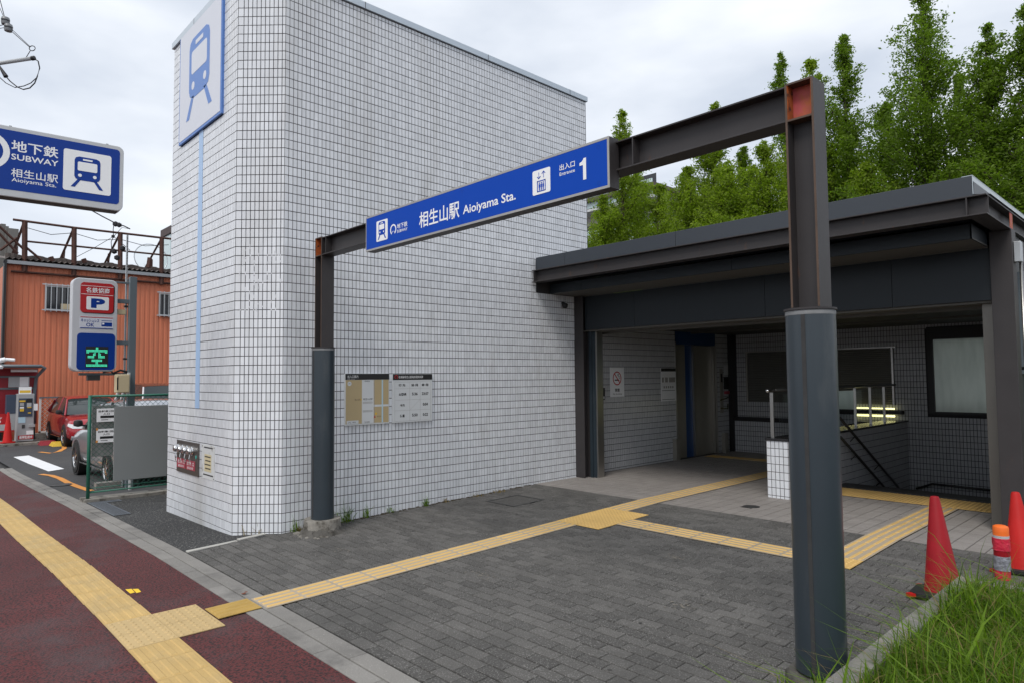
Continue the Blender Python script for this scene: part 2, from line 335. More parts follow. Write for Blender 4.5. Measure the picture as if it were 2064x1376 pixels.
def text(body, fr, u0, u1, v0, v1, mat, parent, d=0.002, bold=0.0, name='lettering'):
    """lettering fitted to the rectangle u0..u1, v0..v1 of frame fr"""
    c = bpy.data.curves.new('t', 'FONT'); c.body = body; c.offset = bold; c.resolution_u = 3
    o = bpy.data.objects.new('t', c); COL.objects.link(o); bpy.context.view_layer.update()
    dg = bpy.context.evaluated_depsgraph_get(); me0 = bpy.data.meshes.new_from_object(o.evaluated_get(dg))
    n = len(me0.vertices); co = np.zeros(n*3); me0.vertices.foreach_get('co', co); co = co.reshape(-1, 3)
    fs = [tuple(p.vertices) for p in me0.polygons]
    bpy.data.objects.remove(o); bpy.data.curves.remove(c); bpy.data.meshes.remove(me0)
    if n == 0: return None
    mn = co.min(0); mxx = co.max(0); q = np.zeros((n, 3))
    q[:, 0] = u0+(co[:, 0]-mn[0])/(mxx[0]-mn[0]+1e-9)*(u1-u0); q[:, 1] = v0+(co[:, 1]-mn[1])/(mxx[1]-mn[1]+1e-9)*(v1-v0); q[:, 2] = d
    b = MB(fr); b.add(q, fs); return b.build(name, mat, parent, fix=False)
def tiles(name_parent, fr, us, vs, t, mat, keep, single=None, inset=0.0012, jit=0.0005, joint=0.0068, jv=None, piece='tile', rest='tile_field', zfun=None, rects=None):
    """tiles as shallow frustums on a surface frame. single(u,v) -> True: own object (shared meshes); the rest joined into one part"""
    V = []; R = []; shared = {}; jv = (jv or joint)/2
    cells = [(a, b, c, d) for (c, d) in vs for (a, b) in us if keep((a+b)/2, (c+d)/2)]
    if rects: cells = cut(cells, rects)
    j = joint/2; par = name_parent; off = rootloc(par)
    count = 0
    for (a, b, c, d) in cells:
        if single and single((a+b)/2, (c+d)/2) and count < 300:
            key = (round(b-a, 4), round(d-c, 4))
            if key not in shared:
                w2, h2 = (b-a)/2-j, (d-c)/2-jv
                mb = MB(Fr((0, 0, 0), fr.u, fr.v, fr.n))
                mb.add([(-w2, -h2, 0), (w2, -h2, 0), (w2, h2, 0), (-w2, h2, 0), (-w2+inset, -h2+inset, t), (w2-inset, -h2+inset, t), (w2-inset, h2-inset, t), (-w2+inset, h2-inset, t)],
                       [(4, 5, 6, 7), (0, 1, 5, 4), (1, 2, 6, 5), (2, 3, 7, 6), (3, 0, 4, 7)])
                o = mb.build(piece, mat, None); me = o.data; bpy.data.objects.remove(o); shared[key] = me
            o = bpy.data.objects.new(piece, shared[key]); COL.objects.link(o); o.parent = par
            p = fr.p([((a+b)/2, (c+d)/2, 0)])[0]-off
            if zfun: p[2] += zfun(p[0]+off[0], p[1]+off[1])
            o.location = p
            o.rotation_euler = [random.gauss(0, jit*3) for _ in range(3)]
            count += 1; continue
        V.append((a+j, b-j, c+jv, d-jv))
    if V:
        V = np.array(V); n = len(V); P = np.zeros((n, 8, 3)); i2 = inset
        for k, (ua, vb) in enumerate(((0, 2), (1, 2), (1, 3), (0, 3))):
            P[:, k, 0] = V[:, ua]; P[:, k, 1] = V[:, vb]
            P[:, k+4, 0] = V[:, ua]+(i2 if ua == 0 else -i2); P[:, k+4, 1] = V[:, vb]+(i2 if vb == 2 else -i2)
            P[:, k+4, 2] = t+rng.normal(0, jit, n)
        W = fr.p(P.reshape(-1, 3))
        if zfun: W[:, 2] += np.array([zfun(x, y) for x, y in W[:, :2]])
        W = W-off
        base = (np.arange(n)*8)[:, None, None]; f = np.array([(4, 5, 6, 7), (0, 1, 5, 4), (1, 2, 6, 5), (2, 3, 7, 6), (3, 0, 4, 7)])[None]
        Fc = (base+f).reshape(-1, 4)
        me = bpy.data.meshes.new(rest); me.from_pydata(W.tolist(), [], Fc.tolist()); me.materials.append(mat)
        at = me.attributes.new('rnd', 'FLOAT', 'FACE'); at.data.foreach_set('value', np.repeat(rng.random(n), 5).astype(np.float32))
        o = bpy.data.objects.new(rest, me); COL.objects.link(o); o.parent = par; tag(o, kind='stuff')
def seq(a, b, p, lo=None):
    o = []; x = a
    while x < b-1e-6: o.append((x, min(x+p, b))); x += p
    return o

# ---------------------------------------------------------------- the ground
XS = [-60, -28, -24, -17, -14, -11.3, -7.1, 0]; ZS = [-2.02, -2.02, -2.0, -1.93, -1.85, -1.77, -1.69, -1.69]
def gz(x, y):
    b = float(np.interp(x, XS, ZS))
    if x < -7.12: return b
    return float(np.interp(y, [2.2, 7.09], [-1.69, -1.587]))
def sheet(name, x0, x1, y0, y1, mat, dz, nx=1, ny=1, kind='structure', holes=None, zf=gz, parent=None):
    b = MB(); xs = sorted(set(list(np.linspace(x0, x1, nx+1))+[x for x in XS if x0 < x < x1])); ys = sorted(set(list(np.linspace(y0, y1, ny+1))+[y for y in (2.2, 7.09) if y0 < y < y1]))
    vs = [(x, y, zf(x, y)+dz) for y in ys for x in xs]; n = len(xs)
    fs = [(j*n+i, j*n+i+1, (j+1)*n+i+1, (j+1)*n+i) for j in range(len(ys)-1) for i in range(n-1) if not (holes and holes((xs[i]+xs[i+1])/2, (ys[j]+ys[j+1])/2))]
    b.add(vs, fs); return b.build(name, mat, parent, kind=kind)
# wide base ground out to the horizon (with an opening where the stairs go down)
def zbase(x, y): return float(np.interp(x, [-60, -28, -17, -7, 0], [-2.10, -2.10, -2.01, -1.78, -1.78]))
gb = MB(); gx = [-600, -60, -28, -17, -7.1, -3.9, -1.5, 8, 60, 600]; gy = [-600, -40, -6, 2, 10.2, 15.5, 40, 600]
vs_ = [(x, y, zbase(x, y)) for y in gy for x in gx]; n_ = len(gx)
gb.add(vs_, [(j*n_+i, j*n_+i+1, (j+1)*n_+i+1, (j+1)*n_+i) for j in range(len(gy)-1) for i in range(n_-1) if not (gx[i] == -3.9 and gy[j] == 10.2)])
gb.build('ground', m_asph_lot, kind='structure')
sheet('road', -60, 30, -14, -3.05, m_asph, -0.12, 12, 2)
sheet('sidewalk', -60, 12, -3.0, 1.98, m_asph_red, 0.0, 12, 4)
b = MB()
for x0, x1 in seq(-60, 12, 6): b.add([(x0, -3.2, gz(x0, 0)+.01), (x1, -3.2, gz(x1, 0)+.01), (x1, -3.0, gz(x1, 0)+.01), (x0, -3.0, gz(x0, 0)+.01), (x0, -3.2, gz(x0, 0)-.2), (x1, -3.2, gz(x1, 0)-.2)], [(0, 1, 2, 3), (4, 5, 1, 0)])
b.build('road_kerb', m_kerb, kind='structure')
sheet('parking_lot', -60, -11.45, 2.23, 30, m_asph_lot, -0.004, 8, 3)
sheet('asphalt_patch', -11.45, -6.93, 2.23, 3.4, m_asph, 0.006, 4, 2)
plaza = sheet('pavement', -7.25, 6, 2.23, 7.085, m_joint, 0.0, 4, 4)
floor = MB(); zf_ = -1.587
floor.add([(-7.4, 7.09, zf_), (6, 7.09, zf_), (6, 10.05, zf_), (-7.4, 10.05, zf_), (-7.4, 13.2, zf_), (-3.82, 13.2, zf_), (-3.82, 10.05, zf_)], [(0, 1, 2, 6, 3), (3, 6, 5, 4)])
floor = floor.build('floor', m_fjoint, kind='structure', fix=False)

# street kerb stones (two courses of a drained edging)
kerbs = sheet('kerb_bed', -19, 3, 1.985, 2.225, m_joint, 0.001, 20, 1)
for c, (y0, y1, L0, ph) in enumerate(((1.981, 2.099, 0.6, 0.0), (2.101, 2.222, 0.6, 0.23))):
    x = -18.9+ph
    while x < 3:
        xm = x+L0/2; b = MB(Fr((xm, (y0+y1)/2, gz(xm, 2)+0.003), (1, 0, (gz(xm+.3, 2)-gz(xm-.3, 2))/0.6), (0, 1, 0)))
        h2 = (y1-y0)/2-.0005; l2 = L0/2-.002
        b.box(-l2, l2, -h2, h2, -.01, 0.004+0.006*c+random.uniform(-.001, .001))
        b.build('kerb_stone', m_kerb, kerbs, bevel=0.004); x += L0
# pale edging between asphalt patch and pavers
ed = MB(); ed.poly3([(-7.06, 2.24, gz(-7, 2.24)+.02), (-6.99, 2.24, gz(-7, 2.24)+.02), (-7.03, 2.79, gz(-7, 2.8)+.022), (-7.105, 2.80, gz(-7, 2.8)+.022)])
ed.box(-7.06, -6.99, 2.232, 2.24, -1.7, -1.67)
ed = MB()
for (xa, ya, xb, yb) in ((-7.02, 2.24, -7.10, 2.76), (-7.11, 2.77, -7.19, 3.20)):
    ed2 = MB(Fr((xa, ya, gz(-7, (ya+yb)/2)), (xb-xa, yb-ya, 0), (-(yb-ya), xb-xa, 0))); L_ = math.hypot(xb-xa, yb-ya); ed2.box(0, L_-.006, -.03, .03, -.02, .014)
    ed2.build('edging_stone', m_kerbw, plaza, bevel=0.004)

# tactile paving -------------------------------------------------
tacp = bpy.data.objects.new('tactile_paving', None); COL.objects.link(tacp); tag(tacp, kind='structure')
def bar_mesh(name, m_top, m_base, w=0.3, street=False):
    b = MB(); h = w/2-.0015; b.box(-h, h, -h, h, 0, .005, 1 if m_base is not m_top else 0)
    for k in range(4):
        y = -0.1125+k*0.075; wb = .0165 if not street else .0215
        hw = 0.136; b.add([(-hw, y-wb, .005), (hw, y-wb, .005), (hw, y+wb, .005), (-hw, y+wb, .005), (-hw+.005, y-wb+.006, .010), (hw-.005, y-wb+.006, .010), (hw-.005, y+wb-.006, .010), (-hw+.005, y+wb-.006, .010)],
                          [(4, 5, 6, 7), (0, 1, 5, 4), (1, 2, 6, 5), (2, 3, 7, 6), (3, 0, 4, 7)])
    o = b.build(name, [m_top, m_base]); me = o.data; bpy.data.objects.remove(o); return me
def blister_mesh(name, m_, n=5, bs_=.0115):
    b = MB(); h = .1485; b.box(-h, h, -h, h, 0, .005)
    p = .3/n
    for i in range(n):
        for k in range(n):
            x = -.15+p*(i+.5); y = -.15+p*(k+.5); b.lathe([(bs_+.004, .005), (bs_, .0088), (bs_*.7, .0102)], (x, y, 0), 8)
    o = b.build(name, [m_]); me = o.data; bpy.data.objects.remove(o); return me
me_bar = bar_mesh('bars', m_tac, m_tgap); me_bar_s = bar_mesh('bars_street', m_tac2, m_tac2, street=True); me_bar_o = bar_mesh('bars_ochre', m_tac3, m_tac3)
me_bl = blister_mesh('blisters', m_tac, 6, .009); me_bl_s = blister_mesh('blisters_street', m_tacb)
def tac(x, y, me, rot=0, dz=0.008, sc=1.0):
    o = bpy.data.objects.new('tactile_tile', me); COL.objects.link(o); o.parent = tacp
    e = .15; sx = (gz(x+e, y)-gz(x-e, y))/(2*e) if x < -7.5 or x+e < -7.2 else 0; sy = (gz(x, y+e)-gz(x, y-e))/(2*e)
    if y > 7.1: sy = 0
    z = gz(x, y) if y < 7.09 else -1.587
    X_ = Vector((1, 0, sx)).normalized(); Z_ = X_.cross(Vector((0, 1, sy)).normalized()).normalized(); Y_ = Z_.cross(X_)
    R_ = Matrix((X_, Y_, Z_)).transposed().to_4x4()
    o.matrix_local = Matrix.Translation((x, y, z+dz+random.uniform(-.0006, .0006)))@R_@Matrix.Rotation(rot+random.gauss(0, .002), 4, 'Z')@Matrix.Diagonal((sc, 1, 1, 1))
for k in range(60): # street line, running beside the kerb
    x = -5.52-0.3*k
    tac(x, 1.33-0.0035*min(k, 12)+(-.0 if k < 12 else 0), me_bar_s, 0, 0.002)
for k in range(12): tac(-4.62+0.3*k, 1.33, me_bar_s, 0, 0.002)
for x in (-5.22, -4.92):
    for y in (1.33, 1.63): tac(x, y, me_bl_s, 0, 0.0025)
o = bpy.data.objects.new('tactile_tile', me_bar_o); COL.objects.link(o); o.parent = tacp; o.location = (-5.06, 1.942, -1.680); o.rotation_euler = (0, -.012, PI/2); o.scale = (1.04, .93, 1)
XL = -5.02
for k in range(11): tac(XL, 2.27+0.311*k, me_bar, PI/2, .013 if k == 0 else .009, 1.038)
for x in (XL, XL+.3):
    for y in (5.57+.12, 5.99, 6.29): tac(x, y if y > 5.9 else 5.69, me_bl, 0, .0092)
for k in range(18): tac(XL, 6.59+0.3*k, me_bar, PI/2, .009)
for k in range(8): tac(XL+.6+0.3*k, 5.99, me_bar, 0, .0095) if k < 7 else tac(XL+.6+.3*7, 5.99, me_bl, 0, .0095)
XR = XL+.6+.3*7
for k in range(1, 11): tac(XR, 5.99+0.3*k, me_bar, PI/2, .0095)
for k in range(8):
    for y in (9.29, 9.59): tac(-3.66+.3*k, y, me_bl, 0, .0098) if not (k == 8) else None
for k in range(6): tac(-5.32-.3*k, 11.84, me_bl if k in (0, 5) else me_bar, 0, .009)
TAC = [(XL-.152, XL+.152, 2.11, 12.0), (XL-.152, XL+.452, 5.54, 6.443), (XL+.448, XR+.152, 5.838, 6.142), (XR-.152, XR+.152, 5.838, 9.145), (-3.812, -1.4, 9.138, 9.742), (-6.98, -5.168, 11.69, 11.992)]
def on_tac(x, y):
    if abs(x-XL) < .16 and 2.1 < y < 12.1: return True
    if XL-.16 < x < XL+.46 and 5.54 < y < 6.44: return True
    if XL+.3 < x < XR+.16 and 5.84 < y < 6.14: return True
    if abs(x-XR) < .16 and 5.84 < y < 9.4: return True
    if y > 9.14 and y < 9.74 and -3.82 < x < -1.4: return True
    return False

# pavers, running bond 200 x 100, courses along x
us = []
def paver_cells():
    out = []; r = 0; y = 2.235
    while y < 7.08:
        ph = (0.1 if r % 2 else 0)+random.uniform(-.018, .018); x = -7.3+ph
        while x < 6: out.append((x, x+.2, y, min(y+.1, 7.082))); x += .2
        y += .1; r += 1
    return out
pc = []
for (a, b_, c, d) in paver_cells():
    xm, ym = (a+b_)/2, (c+d)/2
    if xm > 2.2: continue
    if ym < 3.2:
        lim = -6.99-(ym-2.24)*0.19
        if b_ < lim: continue
        a = max(a, lim)
    else: a = max(a, -7.03)
    if b_-a < .03: continue
    if xm > -1.25 and 2.2 < ym < 5.45: continue
    if math.hypot(xm+1.46, ym-3.53) < .21 or math.hypot(xm+6.73, ym-3.53) < .2: continue
    pc += cut([(a, b_, c, d)], TAC+[(-6.62, -6.10, 5.76, 6.32)])
pc.sort(key=lambda q: (abs(q[0]+2.8)*0.9+abs(q[2]-2.3)))
paver_frame = Fr((0, 0, 0), (1, 0, 0), (0, 1, 0))
first = set(pc[:300])
shared_p = {}
for q in pc[:300]:
    key = (round(q[1]-q[0], 3), round(q[3]-q[2], 3))
    if key not in shared_p:
        b = MB(); w2, h2 = key[0]/2-.0028, key[1]/2-.0046; i = .003
        b.add([(-w2, -h2, -.004), (w2, -h2, -.004), (w2, h2, -.004), (-w2, h2, -.004), (-w2, -h2, .006), (w2, -h2, .006), (w2, h2, .006), (-w2, h2, .006), (-w2+i, -h2+i, .009), (w2-i, -h2+i, .009), (w2-i, h2-i, .009), (-w2+i, h2-i, .009)],
              [(8, 9, 10, 11)]+[(k, (k+1) % 4, 4+(k+1) % 4, 4+k) for k in range(4)]+[(4+k, 4+(k+1) % 4, 8+(k+1) % 4, 8+k) for k in range(4)])
        o = b.build('paver', m_paver); shared_p[key] = o.data; bpy.data.objects.remove(o)
    o = bpy.data.objects.new('paver', shared_p[key]); COL.objects.link(o); o.parent = plaza
    xm, ym = (q[0]+q[1])/2, (q[2]+q[3])/2; o.location = (xm, ym, gz(xm, ym)+random.uniform(-.0012, .0012)); o.rotation_euler = (0.021+random.gauss(0, .003), random.gauss(0, .003), random.gauss(0, .003))
b = MB(); R_ = []
for q in pc[300:]:
    i = .003; j = .0028; jy = .0046; zc = random.uniform(-.0012, .0012); tx, ty = random.gauss(0, .003), random.gauss(0, .003); xm, ym = (q[0]+q[1])/2, (q[2]+q[3])/2
    def zz(x, y, h): return gz(x, y)+h+zc+tx*(x-xm)+ty*(y-ym)
    A = [(q[0]+j, q[2]+jy), (q[1]-j, q[2]+jy), (q[1]-j, q[3]-jy), (q[0]+j, q[3]-jy)]; A2 = [(q[0]+j+i, q[2]+jy+i), (q[1]-j-i, q[2]+jy+i), (q[1]-j-i, q[3]-jy-i), (q[0]+j+i, q[3]-jy-i)]
    b.add([(x, y, zz(x, y, 0)) for x, y in A]+[(x, y, zz(x, y, .006)) for x, y in A]+[(x, y, zz(x, y, .009)) for x, y in A2],
          [(8, 9, 10, 11)]+[(k, (k+1) % 4, 4+(k+1) % 4, 4+k) for k in range(4)]+[(4+k, 4+(k+1) % 4, 8+(k+1) % 4, 8+k) for k in range(4)])
    R_ += [random.random()]*9
b.build('paver_field', m_paver, plaza, rnd=R_, kind='stuff', fix=False)
# chewing gum spots and scuffs trodden into the pavers and sidewalk
b = MB()
for k in range(90):
    x, y = random.uniform(-6.6, 1), random.uniform(2.3, 6.9)
    if on_tac(x, y): continue
    s_ = random.uniform(.006, .018); z = gz(x, y)+.0115; b.add([(x+s_*math.cos(a)*random.uniform(.7, 1.2), y+s_*math.sin(a)*random.uniform(.7, 1.2), z) for a in np.linspace(0, 2*PI, 8)[:-1]], [tuple(range(7))])
b.build('gum_spots', M('old_gum', (.045, .043, .04), .8), kind='stuff', fix=False)
b = MB()
for cx_, cy_ in ((-5.9, 3.3), (-4.3, 3.7), (-3.4, 5.2), (-2.7, 4.2)):
    for k in range(26):
        x, y = cx_+random.gauss(0, .07), cy_+random.gauss(0, .035); s_ = random.uniform(.004, .014); z = gz(x, y)+.0118
        b.add([(x+s_*math.cos(a)*random.uniform(.5, 1.3), y+s_*math.sin(a)*random.uniform(.5, 1.3), z) for a in np.linspace(0, 2*PI, 6)[:-1]], [tuple(range(5))])
b.build('pale_scuffs', M('pale_scuff', (.17, .155, .13), .9), kind='stuff', fix=False)
# access hatch let into the pavers
b = MB()
for x0, x1, y0, y1 in ((-6.62, -6.10, 5.76, 5.785), (-6.62, -6.10, 6.295, 6.32), (-6.62, -6.595, 5.785, 6.295), (-6.125, -6.10, 5.785, 6.295)):
    b.add([(x, y, gz(x, y)+.011) for x, y in ((x0, y0), (x1, y0), (x1, y1), (x0, y1))], [(0, 1, 2, 3)])
hatch = thing('access_hatch', 'square access hatch set flush in the grey pavers beside the tiled wall', 'hatch', (-6.36, 6.04, -1.6)); b.build('frame', m_manh, hatch)
b = MB(); b.add([(x, y, gz(x, y)+.007) for x, y in ((-6.595, 5.785), (-6.125, 5.785), (-6.125, 6.295), (-6.595, 6.295))], [(0, 1, 2, 3)]); b.build('cover', m_paver, hatch)

# floor tiles under the canopy, 150 x 150
tiles(floor, Fr((0, 0, zf_), (1, 0, 0), (0, 1, 0)), seq(-7.05, 2.0, .15), seq(7.09, 13.05, .15), .007, m_ftile,
      lambda u, v: not (u > -3.9 and v > 9.74) and not (math.hypot(u+3.95, v-7.65) < .07) and u > -7.12,
      single=lambda u, v: v < 8.3 and u > -5.6 and u < -1.6, inset=.002, jit=.0002, joint=.0085, jv=.008, piece='floor_tile', rest='floor_tile_field', rects=TAC)
b = MB(); b.lathe([(.098, 0), (.098, .009), (.09, .0105), (.085, .009), (.001, .009)], (-3.95, 7.65, zf_), 28)
b.build('floor_drain', m_manh, label='round cast iron floor drain in the beige floor tiles', cat='drain')

# ---------------------------------------------------------------- the tiled tower
ZB = -1.85; ZT = 4.5
tower = thing('tiled_tower', 'tall windowless tower clad in glazed white tiles with chamfered corner', 'building', (-8.3, 5.6, -1.69))
foot = [(-7.034, 3.205), (-7.408, 2.819), (-9.655, 2.819), (-9.655, 8.36), (-7.034, 8.36)]
b = MB(); b.prism(foot, ZB, ZT+.002); b.build('wall', m_grout, tower)
b = MB(); b.box(-9.66, -7.04, 8.361, 8.37, ZB, ZT-.01); b.build('rear_wall', m_conc_wall, tower)
rows = [(-1.85, -1.75), (-1.75, -1.65)]+[(-1.65+.1*k, -1.55+.1*k) for k in range(61)]+[(4.45, 4.5)]
# right face, looking +x ; u runs along +y
frR = Fr((-7.034, 0, 0), (0, 1, 0), (0, 0, 1), (1, 0, 0))
tiles(tower, frR, [(3.203, 3.25)]+seq(3.25, 8.35, .05), rows, .0045, m_tile, lambda u, v: not (u > 8.0 and v < 0.6) and not (7.16 < u and 1.24 < v < 1.74))
# chamfer
cA = np.array([-7.034, 3.205, 0]); cB = np.array([-7.408, 2.819, 0]); cu = cA-cB; cL = np.linalg.norm(cu[:2])
frC = Fr(cB, cu, (0, 0, 1), (cu[1], -cu[0], 0))
ch = [(0.0, .066)]+[(0.066+.0482*k, 0.066+.0482*(k+1)) for k in range(9)]; ch.append((ch[-1][1], cL))
tiles(tower, frC, ch, rows, .0045, m_tile, lambda u, v: True, single=lambda u, v: -1.8 < v < 0.95)
# left face, looking -y ; u runs along +x
frL = Fr((0, 2.819, 0), (1, 0, 0), (0, 0, 1), (0, -1, 0))
tiles(tower, frL, seq(-9.655, -7.41, .05), rows, .0045, m_tile, lambda u, v: not (-9.28 < u < -7.82 and 3.08 < v))
b = MB(frC)
for k in range(60):
    u = ch[random.randint(1, 10)][0]+random.uniform(-.003, .003) if random.random() < .6 else random.uniform(.05, cL-.02); v = random.uniform(.66, 1.44)
    if random.random() < .4: v = round(v*10)/10+.05+random.uniform(-.003, .003)
    a_, c_0 = random.uniform(.003, .009), random.uniform(.006, .03); b.flat([(u-a_, v-c_0*.4), (u+a_*.8, v-c_0), (u+a_, v+c_0*.7), (u-a_*.5, v+c_0)], .0058)
b.build('sticker_residue', M('pale_residue', (.60, .61, .64), .3), tower, kind='stuff', fix=False)
b = MB()
outl = [(-7.004, 3.193), (-7.396, 2.789), (-9.685, 2.789), (-9.685, 8.385), (-7.004, 8.385)]
b.prism(outl, 4.507, 4.588); b.build('coping', m_coping, tower, bevel=.003)
b = MB()
for y in (4.2, 6.2, 7.95): b.box(-7.003, -7.0015, y-.003, y+.003, 4.508, 4.587)
b.box(-8.80, -8.794, 2.7875, 2.789, 4.508, 4.587); build_each(b, 'coping_joint', m_dark, tower)

def train_icon(fr, cx_, cy_, s, m_body, m_face, parent, d, sx=1.0, name='train_pictogram'):
    """front view of a train: body with headboard, window and lamps, on two splayed rails"""
    f = lambda pts: [(cx_+x*s*sx, cy_+y*s) for x, y in pts]
    b = MB(fr)
    body = rrect(-.27, .27, -.22, .36, .09, 4); body = [p for p in body if p[1] > -.14]+[]
    body = [(.27, .27), (.245, .33), (.18, .36), (-.18, .36), (-.245, .33), (-.27, .27), (-.27, -.13), (-.24, -.19), (-.15, -.22), (.15, -.22), (.24, -.19), (.27, -.13)]
    b.prism(f(body), d, d+.0015)
    for sg in (-1, 1): b.prism(f([(sg*.13, -.20), (sg*.20, -.20), (sg*.34, -.40), (sg*.255, -.40)][::sg]), d, d+.0015)
    o = b.build(name, m_body, parent)
    b = MB(fr)
    b.prism(f(rrect(-.205, .205, .015, .235, .03, 3)), d+.001, d+.003); b.prism(f([(-.1, .275), (.1, .275), (.1, .315), (-.1, .315)]), d+.001, d+.003)
    for sg in (-1, 1): b.prism(f(circle(sg*.155, -.10, .04, 12)), d+.001, d+.003)
    b.build('pictogram_window', m_face, o); return o
def q_logo(fr, cx_, cy_, s, mat, parent, d, name='ring_emblem'):
    """open ring whose two ends turn inwards at the bottom"""
    b = MB(fr); n = 26; a0, a1 = math.radians(-58), math.radians(238); ro, ri = .5*s, .36*s; pts = []
    for i in range(n+1): a = a0+(a1-a0)*i/n; pts.append((cx_+ro*math.cos(a), cy_+ro*math.sin(a)))
    for i in range(n+1): a = a1+(a0-a1)*i/n; pts.append((cx_+ri*math.cos(a), cy_+ri*math.sin(a)))
    for i in range(n): b.flat([pts[i], pts[i+1], pts[2*n+1-i-1], pts[2*n+1-i]], d)
    for sg in (-1, 1): b.flat([(cx_+sg*.29*s, cy_-.43*s), (cx_+sg*.19*s, cy_-.31*s), (cx_+sg*.05*s, cy_-.14*s), (cx_+sg*.13*s, cy_-.12*s)], d)
    return b.build(name, mat, parent, fix=False)
# subway board high on the street face
ts = thing('train_pictogram_board', 'tall pale board with faded blue train symbol high on the white tower', 'sign', (-8.55, 2.80, 3.06))
b = MB(frL); b.box(-9.31, -7.80, 3.06, 4.50, .004, .034); b.build('border', m_tblue, ts, bevel=.003)
b = MB(frL); b.box(-9.28, -7.835, 3.095, 4.497, .034, .0365); b.build('face', m_tboard, ts)
train_icon(frL, -8.555, 3.83, 1.34, m_tblue, m_tboard, ts, .037)
b = MB(frL); b.box(-8.605, -8.465, -.347, 3.058, .005, .009); b.build('guide_stripe', m_stripe, label='long pale blue vertical stripe running down the tower below the train board', cat='stripe')
# fire service inlet plate and notice
fp = thing('fire_inlet_plate', 'square stainless fire brigade inlet plate with four chrome caps on the tower', 'fire inlet', (-8.82, 2.81, -1.16))
b = MB(frL); b.box(-9.22, -8.43, -1.157, -.762, .004, .022); b.build('plate', M('dull_stainless', (0.16, 0.15, 0.14), 0.35, 0.8, var=0.1, vs=6), fp, bevel=.003)
for k in range(4):
    u = -9.14+k*.172; f2 = Fr(frL.p([(u, -.865, .022)])[0], (1, 0, 0), (0, 0, 1), (0, -1, 0)); b = MB(f2)
    b.lathe([(.055, 0), (.055, .012), (.042, .02), (.042, .05), (.034, .062), (.012, .066)], (0, 0, 0), 18); o = b.build('cap', m_chrome, fp, smooth='auto')
    b = MB(f2); b.tube([(0, -.03, .03), (.01, -.09, .045), (0, -.15, .035), (-.012, -.10, .028)], .005, 6); b.build('chain', m_chrome, o)
for k in range(2):
    b = MB(frL); u = -9.19+k*.345; b.box(u, u+.315, -1.10, -.985, .022, .026); o = b.build('warning_plate', m_redp, fp)
    text('送 水 口' if k == 0 else '放 水 口', frL, u+.03, u+.285, -1.045, -1.0, m_white, o, .027); text('連結送水管', frL, u+.05, u+.26, -1.09, -1.06, m_white, o, .027)
b = MB(frL); b.prism(circle(-8.50, -.93, .022, 12), .022, .025); b.build('sticker', M('teal_sticker', (.05, .35, .3)), fp)
nb = thing('weathered_notice', 'small weathered white notice with cream label beside the fire inlet plate', 'notice', (-8.14, 2.81, -1.15))
b = MB(frL); b.box(-8.345, -7.925, -1.155, -.762, .004, .009); b.build('plate', M('notice_white', (.62, .63, .63), .5, stain=((.35, .34, .3), 9, .55, .7)), nb)
b = MB(frL); b.box(-8.25, -8.03, -1.07, -.87, .009, .0105); b.build('cream_label', M('cream', (.60, .52, .33), .6, var=.15, vs=20), nb)
b = MB(frL)
for k in range(4): b.box(-8.24+.02*(k % 2), -8.05, -.905-.045*k, -.892-.045*k, .0105, .0112)
b.box(-8.27, -7.99, -.80, -.785, .009, .0097); b.box(-8.29, -7.97, -1.115, -1.10, .009, .0097); build_each(b, 'worn_writing', m_black, nb)
b = MB(frL)
for u in (-8.325, -7.945):
    for v in (-1.135, -.782): b.prism(circle(u, v, .007, 8), .009, .012)
build_each(b, 'screw', m_manh, nb)

# boards on the long face
def board(name, label, y0, y1, z0, z1):
    t = thing(name, label, 'board', (-7.02, (y0+y1)/2, z0)); b = MB(frR); b.box(y0, y1, z0, z1, .004, .028); b.build('panel', m_mapw, t, bevel=.002); return t
mb_ = board('station_map', 'square tan station area map with black header, left of the timetable', 3.945, 4.545, -.553, .053)
b = MB(frR); b.box(3.947, 4.543, -.02, .051, .028, .030); b.build('header', m_black, mb_)
text('出入口案内', frR, 3.975, 4.115, .002, .034, m_white, mb_, .0305); text('Exit Guide', frR, 3.975, 4.07, -.013, -.005, m_white, mb_, .0305)
b = MB(frR); b.box(3.952, 4.535, -.535, -.022, .028, .0295); b.build('map_ground', m_tan, mb_)
b = MB(frR); b.box(4.165, 4.325, -.535, -.022, .0295, .0302); b.box(4.325, 4.535, -.345, -.32, .0295, .0302); b.box(3.965, 4.12, -.535, -.495, .0295, .0302); build_each(b, 'map_road', m_mapw, mb_)
b = MB(frR); b.box(4.437, 4.455, -.535, -.022, .0302, .0308); b.build('map_river', m_mapb, mb_)
b = MB(frR); b.prism(circle(4.0, -.065, .026, 16), .0295, .0303); b.build('compass', m_mapw, mb_)
b = MB(frR); b.flat([(3.98, -.068), (4.02, -.068), (4.0, -.055)], .0306); b.box(4.33, 4.336, -.535, -.022, .0302, .0305)
for k in range(9): b.box(4.178+k*.015, 4.186+k*.015, -.305, -.28, .0302, .0306); b.box(4.178+k*.015, 4.186+k*.015, -.405, -.38, .0302, .0306)
b.build('map_symbol', m_signgrey, mb_)
text('相生山駅', frR, 4.18, 4.31, -.262, -.238, m_black, mb_, .031); text('至野並', frR, 4.20, 4.27, -.045, -.03, m_black, mb_, .031); text('至徳重', frR, 4.20, 4.27, -.528, -.514, m_black, mb_, .031)
text('出入口2', frR, 4.07, 4.145, -.262, -.243, m_black, mb_, .031); text('出入口1', frR, 4.375, 4.425, -.47, -.452, m_black, mb_, .031); text('凡 例', frR, 3.98, 4.08, -.525, -.508, m_black, mb_, .031)
b = MB(frR); b.flat([(4.325, -.475), (4.352, -.475), (4.339, -.447)], .031); b.build('here_marker', m_red, mb_)
